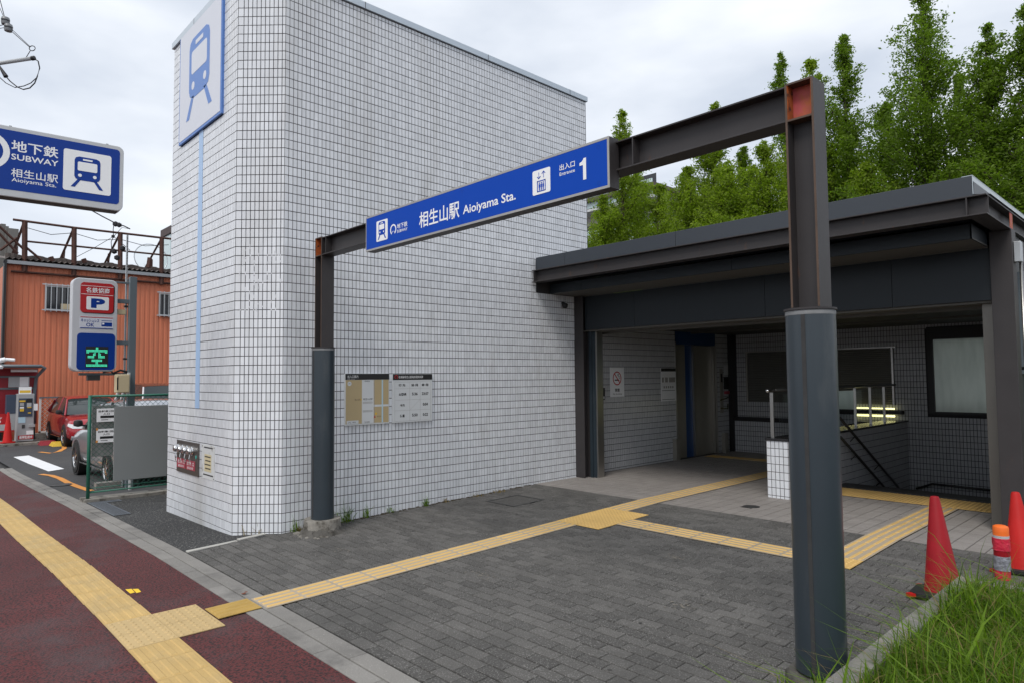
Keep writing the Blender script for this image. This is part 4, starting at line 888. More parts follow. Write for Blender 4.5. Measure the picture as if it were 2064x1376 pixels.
# ---------------------------------------------------------------- planter, grass
pl = thing('planter_kerb', 'rough granite kerb edging the grass bed at the right', 'kerb', (-1.26, 4, -1.65))
y = 1.6
while y < 5.46:
    y1 = min(y+.9, 5.47); b = MB(); b.box(-1.315, -1.205, y+.002, y1-.002, -1.85, -1.40); b.build('kerb_stone', m_kerb, pl, bevel=.008); y = y1
x = -1.203
for x0, x1 in seq(-1.203, 3.3, .9):
    b = MB(); b.box(x0+.002, x1-.002, 5.36, 5.468, -1.85, -1.40); b.build('kerb_stone', m_kerb, pl, bevel=.008)
b = MB(); b.add([(-1.205, 1.6, -1.47), (3.3, 1.6, -1.47), (3.3, 5.36, -1.47), (-1.205, 5.36, -1.47)], [(0, 1, 2, 3)]); b.build('soil_bed', m_soil, kind='structure')
def blades(n, xr, yr, z0, hr, wd, lean, curl=0.5):
    x = rng.uniform(*xr, n); y_ = rng.uniform(*yr, n); h = rng.uniform(*hr, n); h *= rng.choice([1, 1, 1, 1.35], n)*(.72+.55*(.5+.5*np.sin(5.1*x+2.3*y_)*np.sin(3.7*y_-4*x+1))); a = rng.uniform(0, 2*PI, n)
    ln = np.abs(rng.normal(0, lean, n))+.08; wdt = rng.uniform(wd*.6, wd*1.3, n); c, s = np.cos(a), np.sin(a); w2 = wdt/2
    segs = np.array([0, .35, .7, 1.0]); V = np.zeros((n, 7, 3)); px_, py_ = -s, c
    for i, t in enumerate(segs):
        d = h*ln*(t**2)*(1+curl*t); zz = z0+h*t*(1-.32*np.minimum(ln, 1.2)*t*t)
        wi = w2*(1-t)**.6 if i < 3 else w2*0
        if i < 3:
            V[:, 2*i, 0] = x+c*d+px_*wi; V[:, 2*i, 1] = y_+s*d+py_*wi; V[:, 2*i, 2] = zz
            V[:, 2*i+1, 0] = x+c*d-px_*wi; V[:, 2*i+1, 1] = y_+s*d-py_*wi; V[:, 2*i+1, 2] = zz
        else: V[:, 6, 0] = x+c*d; V[:, 6, 1] = y_+s*d; V[:, 6, 2] = zz
    base = np.arange(n)*7; fs = []
    q1 = np.stack([base, base+1, base+3, base+2], 1); q2 = np.stack([base+2, base+3, base+5, base+4], 1); tr = np.stack([base+4, base+5, base+6], 1)
    return V.reshape(-1, 3), q1.tolist()+q2.tolist()+tr.tolist(), np.tile(rng.beta(1.6, 1.8, n), 3)
def leafmesh(name, V, Fs, R, mat, parent=None, **kw):
    me = bpy.data.meshes.new(name); me.from_pydata((V-(rootloc(parent) if parent else 0)).tolist(), [], Fs); me.materials.append(mat)
    at = me.attributes.new('rnd', 'FLOAT', 'FACE'); at.data.foreach_set('value', np.asarray(R, np.float32))
    o = bpy.data.objects.new(name, me); COL.objects.link(o)
    if parent is not None: o.parent = parent
    return tag(o, **kw)
V, Fs, R = blades(24000, (-1.20, .5), (1.9, 5.34), -1.48, (.08, .23), .0085, .6)
leafmesh('grass', V, Fs, R, m_grass, kind='stuff', label='tall unmown grass filling the kerbed bed')
V, Fs, R = blades(240, (-1.20, .3), (2.0, 5.3), -1.48, (.18, .36), .019, .9)
leafmesh('broad_leaved_weed', V, Fs, np.clip(R*.5+.5, 0, 1), m_grass, kind='stuff', label='broader weed leaves among the grass')
V, Fs, R = blades(330, (-1.20, .3), (2.2, 5.3), -1.48, (.25, .50), .007, .35)
leafmesh('tall_grass_stems', V, Fs, R, m_grass, kind='stuff', label='taller grass stems rising out of the bed')
V, Fs, R = blades(2600, (-1.20, .4), (1.9, 5.34), -1.48, (.10, .26), .006, .8)
leafmesh('dry_grass', V, Fs, R, m_dry, kind='stuff', label='dry straw among the green grass')
def tuft(x, y, z, n, h, spread, mat, label, name='weed_tuft', cat='weed', group='weeds along the foot of the tiled wall'):
    V, Fs, R = blades(n, (x-spread, x+spread), (y-spread, y+spread), z, (h*.5, h), .009, .6); o = leafmesh(name, V, Fs, R, mat); return tag(o, label, cat, group)
for (x, y, n, h, m_, lb) in ((-6.99, 3.93, 40, .26, m_grass, 'tall green weed tuft just right of the left column footing'), (-6.99, 4.22, 16, .22, m_grass, 'thin green weed under the station map board'),
                             (-7.0, 4.55, 12, .16, m_grass, 'small sparse weed below the gap between the boards'), (-6.99, 5.08, 26, .16, m_grass, 'green weed tuft below the timetable board'), (-6.99, 5.4, 14, .10, m_dry, 'low dry weed right of the timetable along the wall'),
                             (-6.98, 3.33, 16, .17, m_grass, 'little green weed at the corner left of the column footing'), (-6.97, 3.38, 26, .07, m_dry, 'brown withered weed hugging the left column footing'),
                             (-7.20, 3.0, 8, .15, m_dry, 'thin withered stalk at the foot of the chamfered corner'), (-7.27, 2.93, 6, .12, m_dry, 'short reddish stalk nearest the asphalt at the chamfer'),
                             (-6.97, 6.3, 60, .05, m_dry, 'low dead moss strip along wall near the beige floor'), (-6.98, 5.9, 40, .05, m_dry, 'dead moss clump along wall beside the hatch')):
    tuft(x, y, gz(x, y)+.004, n, h, .035 if n < 40 else .08, m_, lb)
# dark dirt line and moss along the wall foot
b = MB()
for i in range(150):
    y = 3.75+random.random()*3.2; s_ = random.uniform(.008, .028); x = -7.02+random.random()*.045
    b.lathe([(s_, 0), (s_*.8, s_*.4), (s_*.2, s_*.5)], (x, y, gz(x, y)+.006), 5)
b.build('dirt_and_moss', m_soil, kind='stuff', label='dirt and moss gathered along the foot of the tiled wall')
for (x, y, n, h, lb) in ((-1.60, 3.36, 12, .12, 'small green weed left of the right gate column'), (-1.345, 3.30, 12, .24, 'leafy weed sprouting between right gate column and kerb')):
    tuft(x, y, -1.60, n, h, .03, m_grass, lb, group='weeds round the right column')

# ---------------------------------------------------------------- cones and bollard
def cone(loc, lbl, mat, base_mat, rot=0, h=.7, name='traffic_cone', tips=True, lean=(0, 0), rb=.135):
    t = thing(name, lbl, 'traffic cone', loc, 'traffic cones'); t.rotation_euler = (lean[0], lean[1], rot)
    b = MB(); b.lathe([(rb, .03), (rb*.95, .05), (.032, h-.02), (.026, h-.004), (.012, h)], (0, 0, 0), 32); o = b.build('cone_body', mat, None, smooth='auto'); o.parent = t
    b = MB(); s_ = .19; b.prism([(s_, s_*.7), (s_*.7, s_), (-s_*.7, s_), (-s_, s_*.7), (-s_, -s_*.7), (-s_*.7, -s_), (s_*.7, -s_), (s_, -s_*.7)], 0, .03); o2 = b.build('base', base_mat, None, bevel=.004); o2.parent = t
    if tips:
        b = MB()
        for sx, sy in ((1, 1), (-1, 1), (-1, -1), (1, -1)): b.prism([(sx*.12, sy*.17), (sx*.17, sy*.12), (sx*.205, sy*.175), (sx*.175, sy*.205)], 0, .022)
        o3 = b.build('base_corner', m_cone2, None); o3.parent = t
    return t
cone((-1.452, 5.625, gz(-1.5, 5.58)+.020), 'dark red traffic cone on black base behind the grass kerb', m_cone, m_dark, .1, lean=(-.055, -.055), rb=.122)
cone((-1.165, 6.70, gz(-1, 6.68)+.009), 'orange red traffic cone right of the tape wrapped bollard', m_cone2, m_dark, .1, .62, lean=(-.05, -.05), rb=.125)
cone((-.92, 7.0, gz(-1, 7)+.009), 'orange traffic cone cut by the right edge of the photo', m_orange, m_dark, .1)
bo = thing('taped_bollard', 'short bollard wrapped in red and silver tape with orange cap', 'bollard', (-1.237, 6.36, gz(-1.2, 6.36)))
zb = gz(-1.2, 6.3)
for nm, z0, z1, r, m_ in (('lower_band', 0, .10, .052, m_redt), ('silver_tape', .10, .235, .055, m_silvt), ('dark_band', .235, .29, .053, m_cone), ('red_tape', .29, .405, .0575, m_redt), ('white_band', .405, .43, .054, m_lightg), ('orange_cap', .43, .50, .053, m_orange)):
    z0, z1 = z0*.80, z1*.80; b = MB(); n = 28; k = 5 if 'tape' in nm else 2; prof = [(r, z0+(z1-z0)*i/k) for i in range(k+1)]
    if nm == 'orange_cap': prof += [(r*.93, z1+.012), (r*.6, z1+.02)]
    b.lathe(prof, (-1.237, 6.36, zb), n)
    if 'tape' in nm:
        v = b.v[-1]; c = np.array([-1.237, 6.36])
        for i in range(len(v)):
            d = v[i][:2]-c; v[i][:2] = c+d*(1+rng.normal(0, .035))
    b.build(nm, m_, bo, smooth='auto')

# ---------------------------------------------------------------- trees (dawn redwoods behind the canopy)
def tree(x, y, ztop, r, label, seed, mat, n_limb=120, dens=200, t0=.10, name='redwood_tree', zg=-1.8, tip=.05):
    g = np.random.default_rng(seed); H = ztop-zg; t = thing(name, label, 'tree', (x, y, zg), 'dawn redwoods behind the station canopy')
    b = MB(); pts = []; n = 9
    for i in range(n): k = i/(n-1); pts.append((x+.08*math.sin(3*k+seed), y+.06*math.cos(2*k+seed), zg+H*k*.985))
    b.tube(pts, [max(.012, .17*(1-i/(n-1))**.9) for i in range(n)], 7); b.build('trunk', m_bark, t, smooth=True)
    tt = .25+.75*np.sort(g.random(n_limb))**.95; az = g.uniform(0, 2*PI, n_limb)
    prof = np.clip((1-tt), 0, 1)**.92+tip*.6*(tt < .99)
    lobes = 1+.15*np.sin(3*az+seed)+.15*np.sin(5*az+2*seed+23*tt)
    Ls = r*prof*lobes*g.choice([.55, .8, .95, 1.1, 1.3], n_limb)
    el = np.radians(g.uniform(12, 42, n_limb)+30*tt)
    Ls = np.minimum(Ls, np.maximum(.12, (ztop-(zg+H*tt))/np.sin(el)*.9)); lb = MB(); C = []; Sp = []; D = []; RR = []
    for i in range(n_limb):
        p0 = np.array([x, y, zg+H*tt[i]]); d = np.array([math.cos(az[i])*math.cos(el[i]), math.sin(az[i])*math.cos(el[i]), math.sin(el[i])])
        p1 = p0+d*Ls[i]*.55; p2 = p1+(d+np.array([0, 0, .12]))*Ls[i]*.45
        if p2[2] > ztop: p2[2] = ztop; p1[2] = min(p1[2], ztop)
        lb.tube([p0, p1, p2], [.028*(1-tt[i])+.008, .012, .004], 3, cap=False)
        m = int(dens*(Ls[i]/2.2)*.9+40); s = g.beta(1.5, 1.05, m); q = np.where(s[:, None] < .55, p0+(p1-p0)*(s[:, None]/.55), p1+(p2-p1)*((s[:, None]-.55)/.45))
        sc = (.04+.11*np.sin(np.clip(s, 0, 1)*PI)**.7)*min(1.3, .35+Ls[i]/1.4); q = q+g.normal(0, 1, (m, 3))*sc[:, None]*np.array([1, 1, .62])
        C.append(q); Sp.append(np.full(m, i)); D.append(np.tile(d, (m, 1))); RR.append(np.clip(g.normal(.45+.25*(g.random()-.5)+.10*math.sin(el[i]), .17, m), 0, 1))
    lb.build('branches', m_bark, t, fix=False)
    C = np.concatenate(C); D = np.concatenate(D); RR = np.concatenate(RR); keep = C[:, 2] < ztop+.1; C, D, RR = C[keep], D[keep], RR[keep]
    m = len(C); a = g.normal(0, 1, (m, 3))*np.array([1, 1, .6])+D*.9; a[:, 2] -= .15; a /= np.linalg.norm(a, axis=1)[:, None]
    bb = np.cross(a, g.normal(0, 1, (m, 3))); bb /= np.linalg.norm(bb, axis=1)[:, None]
    Ln = g.uniform(.022, .060, m)[:, None]; Wn = g.uniform(.012, .028, m)[:, None]
    V = np.stack([C-a*Ln, C+bb*Wn-a*Ln*.1, C+a*Ln, C-bb*Wn-a*Ln*.1], 1).reshape(-1, 3)
    leafmesh('foliage', V, np.arange(m*4).reshape(-1, 4).tolist(), RR, mat, t)
    return m
TR = [ # px of the top in the photo, y distance, crown radius, label
    (1253, 222, 20.0, 1.55, 'narrow pointed redwood nearest the white tower', 1, m_leaf),
    (1330, 372, 20.6, 1.7, 'bushy lower redwood right of the one by the tower', 2, m_leaf),
    (1439, 207, 20.3, 1.6, 'thin topped redwood whose tip shows above the beam middle', 3, m_leaf),
    (1497, 300, 21.2, 1.6, 'shorter redwood hidden behind the beam, right of the thin topped one', 4, m_leaf2),
    (1572, 108, 22.5, 1.25, 'slender redwood spire just left of the right gate column top', 5, m_leaf2),
    (1633, 122, 19.5, 1.5, 'leafy redwood behind the right gate column top', 6, m_leaf),
    (1700, 72, 20.0, 1.55, 'full pointed redwood standing right of the gate column', 7, m_leaf2),
    (1862, -28, 20.0, 2.05, 'tallest and widest redwood, cut by the top of the photo', 8, m_leaf2),
    (1783, 205, 21.5, 1.75, 'low redwood filling the gap left of the tallest one', 12, m_leaf2),
    (1990, 52, 19.4, 1.5, 'pointed redwood above the right end of the canopy', 9, m_leaf2),
    (1932, 150, 21.5, 1.1, 'short redwood between the tallest and the right pointed one', 13, m_leaf2),
    (2068, 5, 19.0, 1.55, 'redwood at the right edge of the photo', 10, m_leaf2),
    (1215, 395, 19.0, 1.55, 'low bushy redwood touching the tower edge above the canopy', 21, m_leaf),
    (1283, 318, 22.0, 1.6, 'mid height redwood between the pointed one and the beam', 22, m_leaf),
    (1385, 338, 19.5, 1.75, 'broad low redwood under the middle of the beam', 23, m_leaf),
    (1462, 322, 18.8, 1.6, 'fresh green low redwood left of the gate column', 24, m_leaf),
    (1540, 285, 19.2, 1.6, 'low redwood hidden just left of the gate column', 25, m_leaf),
    (1745, 330, 18.8, 1.5, 'low redwood over the canopy, right of the gate column', 26, m_leaf),
    (1668, 305, 21.0, 1.6, 'half hidden redwood filling the gap beside the gate column', 27, m_leaf2),
    (2190, -60, 18.5, 1.8, 'redwood just outside the right edge, branches reaching in', 11, m_leaf2)]
NL = 0
for (px, py, yd, r, lb_, sd_, mt_) in TR:
    p = B(px, py, 'y', yd); H = p[2]+1.8
    NL += tree(p[0], p[1], p[2], r*1.86, lb_, sd_, mt_, n_limb=int(90+5*H), dens=520)
sg_ = thing('shrub', 'dark leafy shrub glimpsed right of the side wall of the station', 'shrub', (-.6, 11.5, -1.7)); 
V_ = rng.normal(0, 1, (5000, 3))*np.array([.45, 1.2, .6])+np.array([-.3, 12.5, -.3]); V_ = V_[V_[:, 0] > -1.25]; m_ = len(V_); a = rng.normal(0, 1, (m_, 3)); a /= np.linalg.norm(a, axis=1)[:, None]; bb = np.cross(a, rng.normal(0, 1, (m_, 3))); bb /= np.linalg.norm(bb, axis=1)[:, None]
leafmesh('foliage', np.stack([V_-a*.05, V_+bb*.025, V_+a*.05, V_-bb*.025], 1).reshape(-1, 3), np.arange(m_*4).reshape(-1, 4).tolist(), rng.random(m_), m_leaf2, sg_)
b = MB(); b.tube([(-.3, 12.5, -1.75), (-.3, 12.5, -.3)], .03, 6); b.build('stem', m_bark, sg_)

# apartment block behind the trees
ap = thing('apartment_block', 'pale apartment block with glass balconies behind the trees beside the tower', 'building', (-30, 40, -2))
Y_ = 40.0
p0 = B(1150, 470, 'y', Y_); p1 = B(1322, 362, 'y', Y_); xL, xR, zT = p0[0], p1[0], p1[2]
b = MB(); b.box(xL-8, xR-.6, Y_+1.4, Y_+12, -2, zT-.5); b.build('wall', m_bld, ap)
b = MB(); b.box(xL-8, xR, Y_-.3, Y_+12.3, zT-.5, zT-.2); b.build('roof_slab', M('roof_brown', (.10, .08, .07), .8), ap)
fz = [B(1200, y_, 'y', Y_)[2] for y_ in (392, 422, 455, 490)]
hgt = B(1200, 392, 'y', Y_)[2]-B(1200, 440, 'y', Y_)[2]
for k in range(8):
    z = fz[0]+1.0-(k+0)*1.95*hgt/1.35 if False else fz[0]-k*2.9-.0
    b = MB(); b.box(xL-8, xR-.3, Y_, Y_+1.4, z-1.25, z-1.05); b.build('balcony_slab', m_mapw, ap)
    b = MB(); b.box(xL-8, xR-.3, Y_-.02, Y_+.02, z-1.02, z+.1); b.build('balcony_glass', m_balc, ap)
    b = MB(); b.box(xL-8, xR-.9, Y_+1.36, Y_+1.39, z-1.0, z+.9); b.build('window', m_glassd, ap)

# ---------------------------------------------------------------- hanging subway sign on the street side
hs = thing('hanging_subway_sign', 'blue illuminated box sign for the subway hanging over the sidewalk', 'sign', (-7.25, 1.0, 1.6))
sdir = _n([0.057, 0.998, 0]); frH = Fr((-7.265, 1.640, 0), sdir, (0, 0, 1), (sdir[1], -sdir[0], 0))
b = MB(frH); b.prism(rrect(-1.45, .037, 1.628, 2.262, .055, 5), -.16, 0.0); b.build('box', M('box_aluminium', (.50, .51, .52), .4, .2, var=.08, vs=6, stain=((.2, .19, .18), 5, .62, .8)), hs, bevel=.006)
b = MB(frH); b.prism(rrect(-1.41, .0035, 1.69, 2.225, .03, 4), .0, .002); b.build('face', m_blue2, hs)
b = MB(frH); b.box(-1.42, .0, 1.6265, 1.628, -.155, -.01); b.build('underside', M('dark_underside', (.07, .062, .055), .8, var=.2), hs)  # darker sheet across the bottom of the sign box
q_logo(frH, -1.02, 2.02, .34, m_white, hs, .003)
text('地下鉄', frH, -.842, -.493, 2.04, 2.143, m_white, hs, .003, .016); text('SUBWAY', frH, -.84, -.491, 1.965, 2.018, m_white, hs, .003, .012)
text('相生山駅', frH, -.838, -.491, 1.81, 1.888, m_white, hs, .003, .006); text('Aioiyama Sta.', frH, -.833, -.503, 1.757, 1.803, m_white, hs, .003, .004)
b = MB(frH); b.prism(rrect(-.453, -.068, 1.761, 2.149, .02, 4), .002, .004); wb3 = b.build('white_square', m_white, hs)
train_icon(frH, -.262, 1.955, .385, m_blue2, m_white, wb3, .0042)
b = MB(frH)
for u in (-.85, -.10): b.box(u-.01, u+.01, 2.262, 2.275, -.05, -.03)
build_each(b, 'lifting_eye', m_manh, hs)
b = MB(frH); b.tube([(-1.60, -1.68, -.08), (-1.60, 2.5, -.08)], .07, 14); b.box(-1.56, -1.45, 1.75, 1.80, -.1, -.06); b.box(-1.56, -1.45, 2.1, 2.15, -.1, -.06); b.build('post', m_pole, hs, smooth='auto')

# ---------------------------------------------------------------- orange building
XO = -29.0
ob = thing('orange_warehouse', 'orange corrugated two storey building behind the parking lot', 'building', (XO, 7, -2.02))
b = MB(); b.box(XO-9, XO, 3.13, 14, -2.1, 4.1); b.build('wall', m_wall_or, ob)
b = MB(); y = 3.16
while y < 13.95:
    w_ = .035; b.add([(XO, y, -2.1), (XO+.016, y+.02, -2.1), (XO+.016, y+.105, -2.1), (XO, y+.125, -2.1), (XO, y, 4.08), (XO+.016, y+.02, 4.08), (XO+.016, y+.105, 4.08), (XO, y+.125, 4.08)], [(0, 1, 5, 4), (1, 2, 6, 5), (2, 3, 7, 6)]); y += .17
b.build('corrugation', m_wall_or, ob, kind='stuff', fix=False)
b = MB(); b.box(XO, XO+.22, 3.05, 14, 4.07, 4.19); b.build('gutter', m_gutter, ob)
b = MB(); n = 64
for i in range(n): # corrugated roof edge
    y0 = 3.1+i*.17; b.add([(XO+.2, y0, 4.24), (XO+.2, y0+.085, 4.30), (XO+.2, y0+.17, 4.24), (XO-4.5, y0, 4.95), (XO-4.5, y0+.085, 5.01), (XO-4.5, y0+.17, 4.95)], [(0, 1, 4, 3), (1, 2, 5, 4)])
b.build('roof', m_roofc, ob, fix=False)
b = MB(); n = 128; P_ = [(XO+.05+(.05 if i % 2 else 0), 3.1+i*.085) for i in range(n)]
b.add([(x, y, 4.20) for x, y in P_]+[(x-.25, y, 4.47+.03*math.sin(i*.7)) for i, (x, y) in enumerate(P_)], [(i, i+1, n+i+1, n+i) for i in range(n-1)]); b.build('roof_edge', M('dark_corrugated_edge', (.055, .043, .038), .9, var=.3, vs=3), ob, fix=False)
b = MB(); b.box(XO-.1, XO+.24, 3.05, 3.12, -2.02, 4.2); b.build('downpipe', m_black, ob)
def barred_window(y0, y1, z0, z1, lb):
    f = MB(); X0 = XO+.04; f.box(X0, X0+.05, y0, y1, z0, z0+.05); f.box(X0, X0+.05, y0, y1, z1-.05, z1); f.box(X0, X0+.05, y0, y0+.05, z0+.05, z1-.05); f.box(X0, X0+.05, y1-.05, y1, z0+.05, z1-.05); w_ = f.build('window', m_alu, ob)
    f = MB(); f.box(X0, X0+.02, y0+.05, y1-.05, z0+.05, z1-.05); f.build('pane', m_glassd, w_)
    f = MB(); n = int((y1-y0)/.16)
    for i in range(n+1): yy = y0+(y1-y0)*i/n; f.box(X0+.14, X0+.165, yy-.012, yy+.012, z0-.06, z1+.06)
    f.box(X0+.13, X0+.175, y0-.1, y1+.1, z1, z1+.035); f.box(X0+.13, X0+.175, y0-.1, y1+.1, z0-.02, z0+.015); f.build('window_bars', m_alu, w_)
    return w_
barred_window(4.26, 5.95, 2.52, 3.42, ''); barred_window(8.02, 9.7, 2.53, 3.43, '')
b = MB(); b.box(XO+.04, XO+.08, 4.75, 5.3, 2.58, 2.78); b.build('window_box', m_beige, ob)
rf = thing('rusty_rooftop_frame', 'rusty steel angle frame standing along the edge of the orange building roof', 'steel frame', (XO, 7, 4))
def R3(px, py, xx=XO+.12): return tuple(B(px, py, 'x', xx))
b = MB(); b.bar(R3(26, 443), R3(150, 459.5), .06); b.bar(R3(150, 459.5), R3(345, 482), .06); b.build('top_rail', m_rsteel, rf)
b = MB(); b.bar(R3(55, 487), R3(345, 516), .05); b.build('middle_rail', m_rsteel, rf)
b = MB(); b.bar(R3(22, 547), R3(345, 572), .06); b.build('wall_rail', m_rsteel, rf)
for (x, yt, yb) in ((50, 447, 548), (149.5, 460, 556), (242.5, 471, 563), (326, 481, 574)):
    b = MB(); b.bar(R3(x, yt), R3(x-.5, yb), .12); b.build('post', m_rsteel, rf)
    b = MB(); b.bar(R3(x-2, yt+3), tuple(np.array(R3(x-17 if x > 60 else x-18, yb-35))+np.array([-1.6, 0, -.1])), .06); b.build('strut', m_rsteel, rf)
    b = MB(); b.bar(tuple(np.array(R3(x-7, yb-60))+np.array([-1.2, 0, 0])), tuple(np.array(R3(x-10, yb-30))+np.array([-1.2, 0, -.1])), .06); b.build('strut', m_rsteel, rf)
b = MB(); b.bar(R3(-6, 452), R3(50, 505), .06); b.bar(R3(-6, 466), R3(36, 512), .06); b.bar(R3(0, 505), R3(34, 480), .06); b.bar(R3(50, 497), R3(84, 525), .06); build_each(b, 'brace', m_rsteel, rf)
b = MB(); b.bar(R3(302, 520), R3(299, 540), .12); b.bar(R3(168, 522), R3(172, 530), .12); b.bar(R3(102, 518), R3(106, 527), .12); build_each(b, 'stub', m_rsteel, rf)
for (a_, c_2) in (((56, 460), (148, 470)), ((148, 470), (243, 483)), ((243, 483), (340, 494))):
    b = MB(); pa, pb = np.array(R3(*a_)), np.array(R3(*c_2)); pm = (pa+pb)/2-np.array([0, 0, .15]); b.tube([pa, pm, pb], .012, 5); b.build('cable', m_wire, rf)
# parabolic dish on the roof
p = B(305, 528, 'x', XO-1.2); dish = thing('rooftop_dish', 'round pale dish standing on the orange building roof near the tower', 'dish', tuple(p))
fd = Fr(p, (0, 1, 0), (-.25, 0, 1)); b = MB(fd); n = 28
b.lathe([(.02, -.10), (.35, -.07), (.62, 0)], (0, .15, 0), n, cap=False); b.build('bowl', m_glass, dish, smooth=True)
b = MB(fd); b.tube([(.63*math.cos(a), .15+.63*math.sin(a), 0) for a in np.linspace(0, 2*PI, 29)], .02, 6); b.build('rim', m_alu, dish)
b = MB(); b.bar(tuple(p+np.array([0, 0, -.9])), tuple(p+np.array([0, 0, .1])), .08); b.build('mount', m_rsteel, dish)
# far grey block at the left edge
fb = thing('far_grey_building', 'stepped grey building far behind the rusty frame at left edge', 'building', (-60, 3, -2))
for k, (x0, x1, yt) in enumerate(((-40, 2, 447), (2, 12, 451), (12, 18, 456), (18, 38, 460))):
    a_ = B(x0, yt, 'x', -60.0+k*.3); c_2 = B(x1, yt, 'x', -60.0+k*.3); b = MB(); b.box(-68, -60+k*.3, a_[1], c_2[1], -2, a_[2]); b.build('wall', m_bldg, fb)
# pale building beyond the tower's left edge
pb_ = B(335, 455, 'x', -50); fb2 = thing('far_pale_building', 'pale far building peeping between the rusty frame and the tower', 'building', (-52, 14, -2))
b = MB(); b.box(-52, -50, pb_[1]+.3, pb_[1]+9, -2, B(335, 470, 'x', -50)[2]); b.build('wall', m_balc, fb2); b = MB(); b.box(-52, -49.4, pb_[1]+.2, pb_[1]+9, B(335, 470, 'x', -50)[2], B(335, 455, 'x', -50)[2]); b.build('roof', M('dark_roof', (.08, .06, .06), .8), fb2)
# low houses further along so the horizon is closed
for i, (x, y, w_, d_, h_, m_) in enumerate(((-48, -16, 10, 9, 6.5, m_bld), (-62, -9, 10, 8, 8, m_bldg), (-44, 24, 10, 12, 6, m_bld), (-24, 46, 12, 10, 5, m_bldg), (10, 44, 14, 10, 7, m_bld))):
    hb = thing('distant_house', ('cream distant house far down the street', 'grey distant block at the end of the street', 'cream distant house behind the parking lot', 'low grey distant house behind the trees', 'cream distant house right of the trees')[i], 'house', (x, y, -2))
    b = MB(); b.box(x-w_/2, x+w_/2, y-d_/2, y+d_/2, -2.1, h_-2); b.build('wall', m_, hb); b = MB(); b.box(x-w_/2-.3, x+w_/2+.3, y-d_/2-.3, y+d_/2+.3, h_-2, h_-1.7); b.build('roof', m_roofc, hb)
    for k in range(3):
        b = MB(); yy = y-d_/2+1.2+k*2.6; b.box(x+w_/2, x+w_/2+.04, yy, yy+1.3, 1, 2.2); b.build('window', m_glassd, hb)

# ---------------------------------------------------------------- parking lot: sign, pole, machine, fences, markings
XP = -12.865
frP = Fr((XP, 0, 0), (0, 1, 0), (0, 0, 1), (1, 0, 0))
ps = thing('parking_sign', 'tall rounded parking sign with red P panel and green LED display', 'sign', (XP, 2.6, -1.82))
b = MB(frP); b.prism(rrect(2.265, 2.925, .15, 1.685, .10, 5), -.20, 0); b.build('box', M('sign_case', (.60, .61, .64), .4, .1, var=.05), ps, bevel=.012)
b = MB(frP); b.prism(rrect(2.345, 2.895, .175, .78, .06, 4), 0, .006); b.build('blue_panel', m_blue2, ps)
b = MB(frP); b.prism(rrect(2.385, 2.875, 1.105, 1.61, .06, 4), 0, .004); b.build('panel_shadow_gap', m_black, ps)
b = MB(frP); b.prism(rrect(2.378, 2.86, 1.115, 1.615, .055, 4), .004, .010); rp = b.build('red_panel', m_red, ps)
b = MB(frP)
for v in (1.415, 1.555): b.box(2.385, 2.853, v, v+.007, .010, .0115)
b.prism(rrect(2.465, 2.79, 1.165, 1.385, .02, 3), .010, .0115); b.build('white_panel', m_white, rp)
text('名鉄協商', frP, 2.455, 2.80, 1.445, 1.535, m_white, rp, .012, .018); text('P', frP, 2.53, 2.735, 1.195, 1.355, m_blue2, rp, .0125, .06)
b = MB(frP); b.prism(rrect(2.375, 2.865, .855, 1.045, .012, 2), 0, .004); cl = b.build('cashless_panel', m_tboard, ps)
b = MB(frP); b.box(2.385, 2.858, 1.032, 1.045, .004, .0055); b.build('red_line', m_red, cl)
b = MB(frP); b.box(2.385, 2.858, .855, .868, .004, .0055); b.box(2.69, 2.845, .895, .962, .004, .0055); b.box(2.69, 2.845, .985, .995, .004, .0055); b.build('card_symbol', m_blue2, cl)
b = MB(frP); b.box(2.70, 2.73, .925, .955, .0055, .0065); b.build('card_chip', m_white, cl)
text('キャッシュレス', frP, 2.395, 2.655, .955, 1.012, m_blue2, cl, .006, .012); text('OK', frP, 2.47, 2.585, .885, .945, m_blue2, cl, .006, .012)
b = MB(frP); b.box(2.47, 2.795, .215, .56, .006, .010); lp = b.build('led_panel', m_ledbg, ps)
G = ['0000000110000000', '0000000110000000', '1111111111111111', '1111111111111111', '1100001001000011', '0000011001100000', '0000011001100000', '0111110001111100', '0111110001111100', '0000000000000000', '0000111111110000', '0000111111110000', '0000000110000000', '0000000110000000', '1111111111111111', '1111111111111111']
b = MB(frP); cw, chh = .305/16, .32/16
for r_, row in enumerate(G):
    for c, v in enumerate(row):
        if v == '1': u = 2.48+(c+.5)*cw; vv = .548-(r_+.5)*chh; b.box(u-cw*.36, u+cw*.36, vv-chh*.36, vv+chh*.36, .010, .012)
b.build('led_character', m_led, lp)
b = MB(frP); b.box(3.11, 3.22, -1.83, 1.775, -.12, -.01); b.box(2.40, 3.11, 1.655, 1.685, -.14, -.09)
for z in (1.31, .60): b.box(2.92, 3.11, z, z+.07, -.12, -.05)
b.box(2.40, 3.11, .085, .125, -.14, -.08); b.build('post', m_pole, ps, bevel=.004)
b = MB(frP); b.box(2.52, 2.70, .0, .085, -.16, -.05); b.build('flood_lamp', m_manh, ps)
b = MB(frP); b.tube([(2.75, .14, -.1), (2.85, .16, -.05), (2.9, .12, -.08), (3.0, .17, -.06), (3.11, .14, -.08)], .018, 6); b.build('cable_bundle', m_wire, ps)
b = MB(frP); b.box(2.90, 3.10, -.21, .10, -.03, .14); bx = b.build('beige_meter_box', m_beige, None, bevel=.015, label='beige plastic meter box on the parking sign post', cat='meter box')
b = MB(frP); b.box(2.905, 2.925, -.16, .05, .14, .143); b.build('slot', m_black, bx)
b = MB(frP); b.box(3.10, 3.14, -.25, .13, -.05, .0); b.build('mounting_plate', m_mapw, bx)
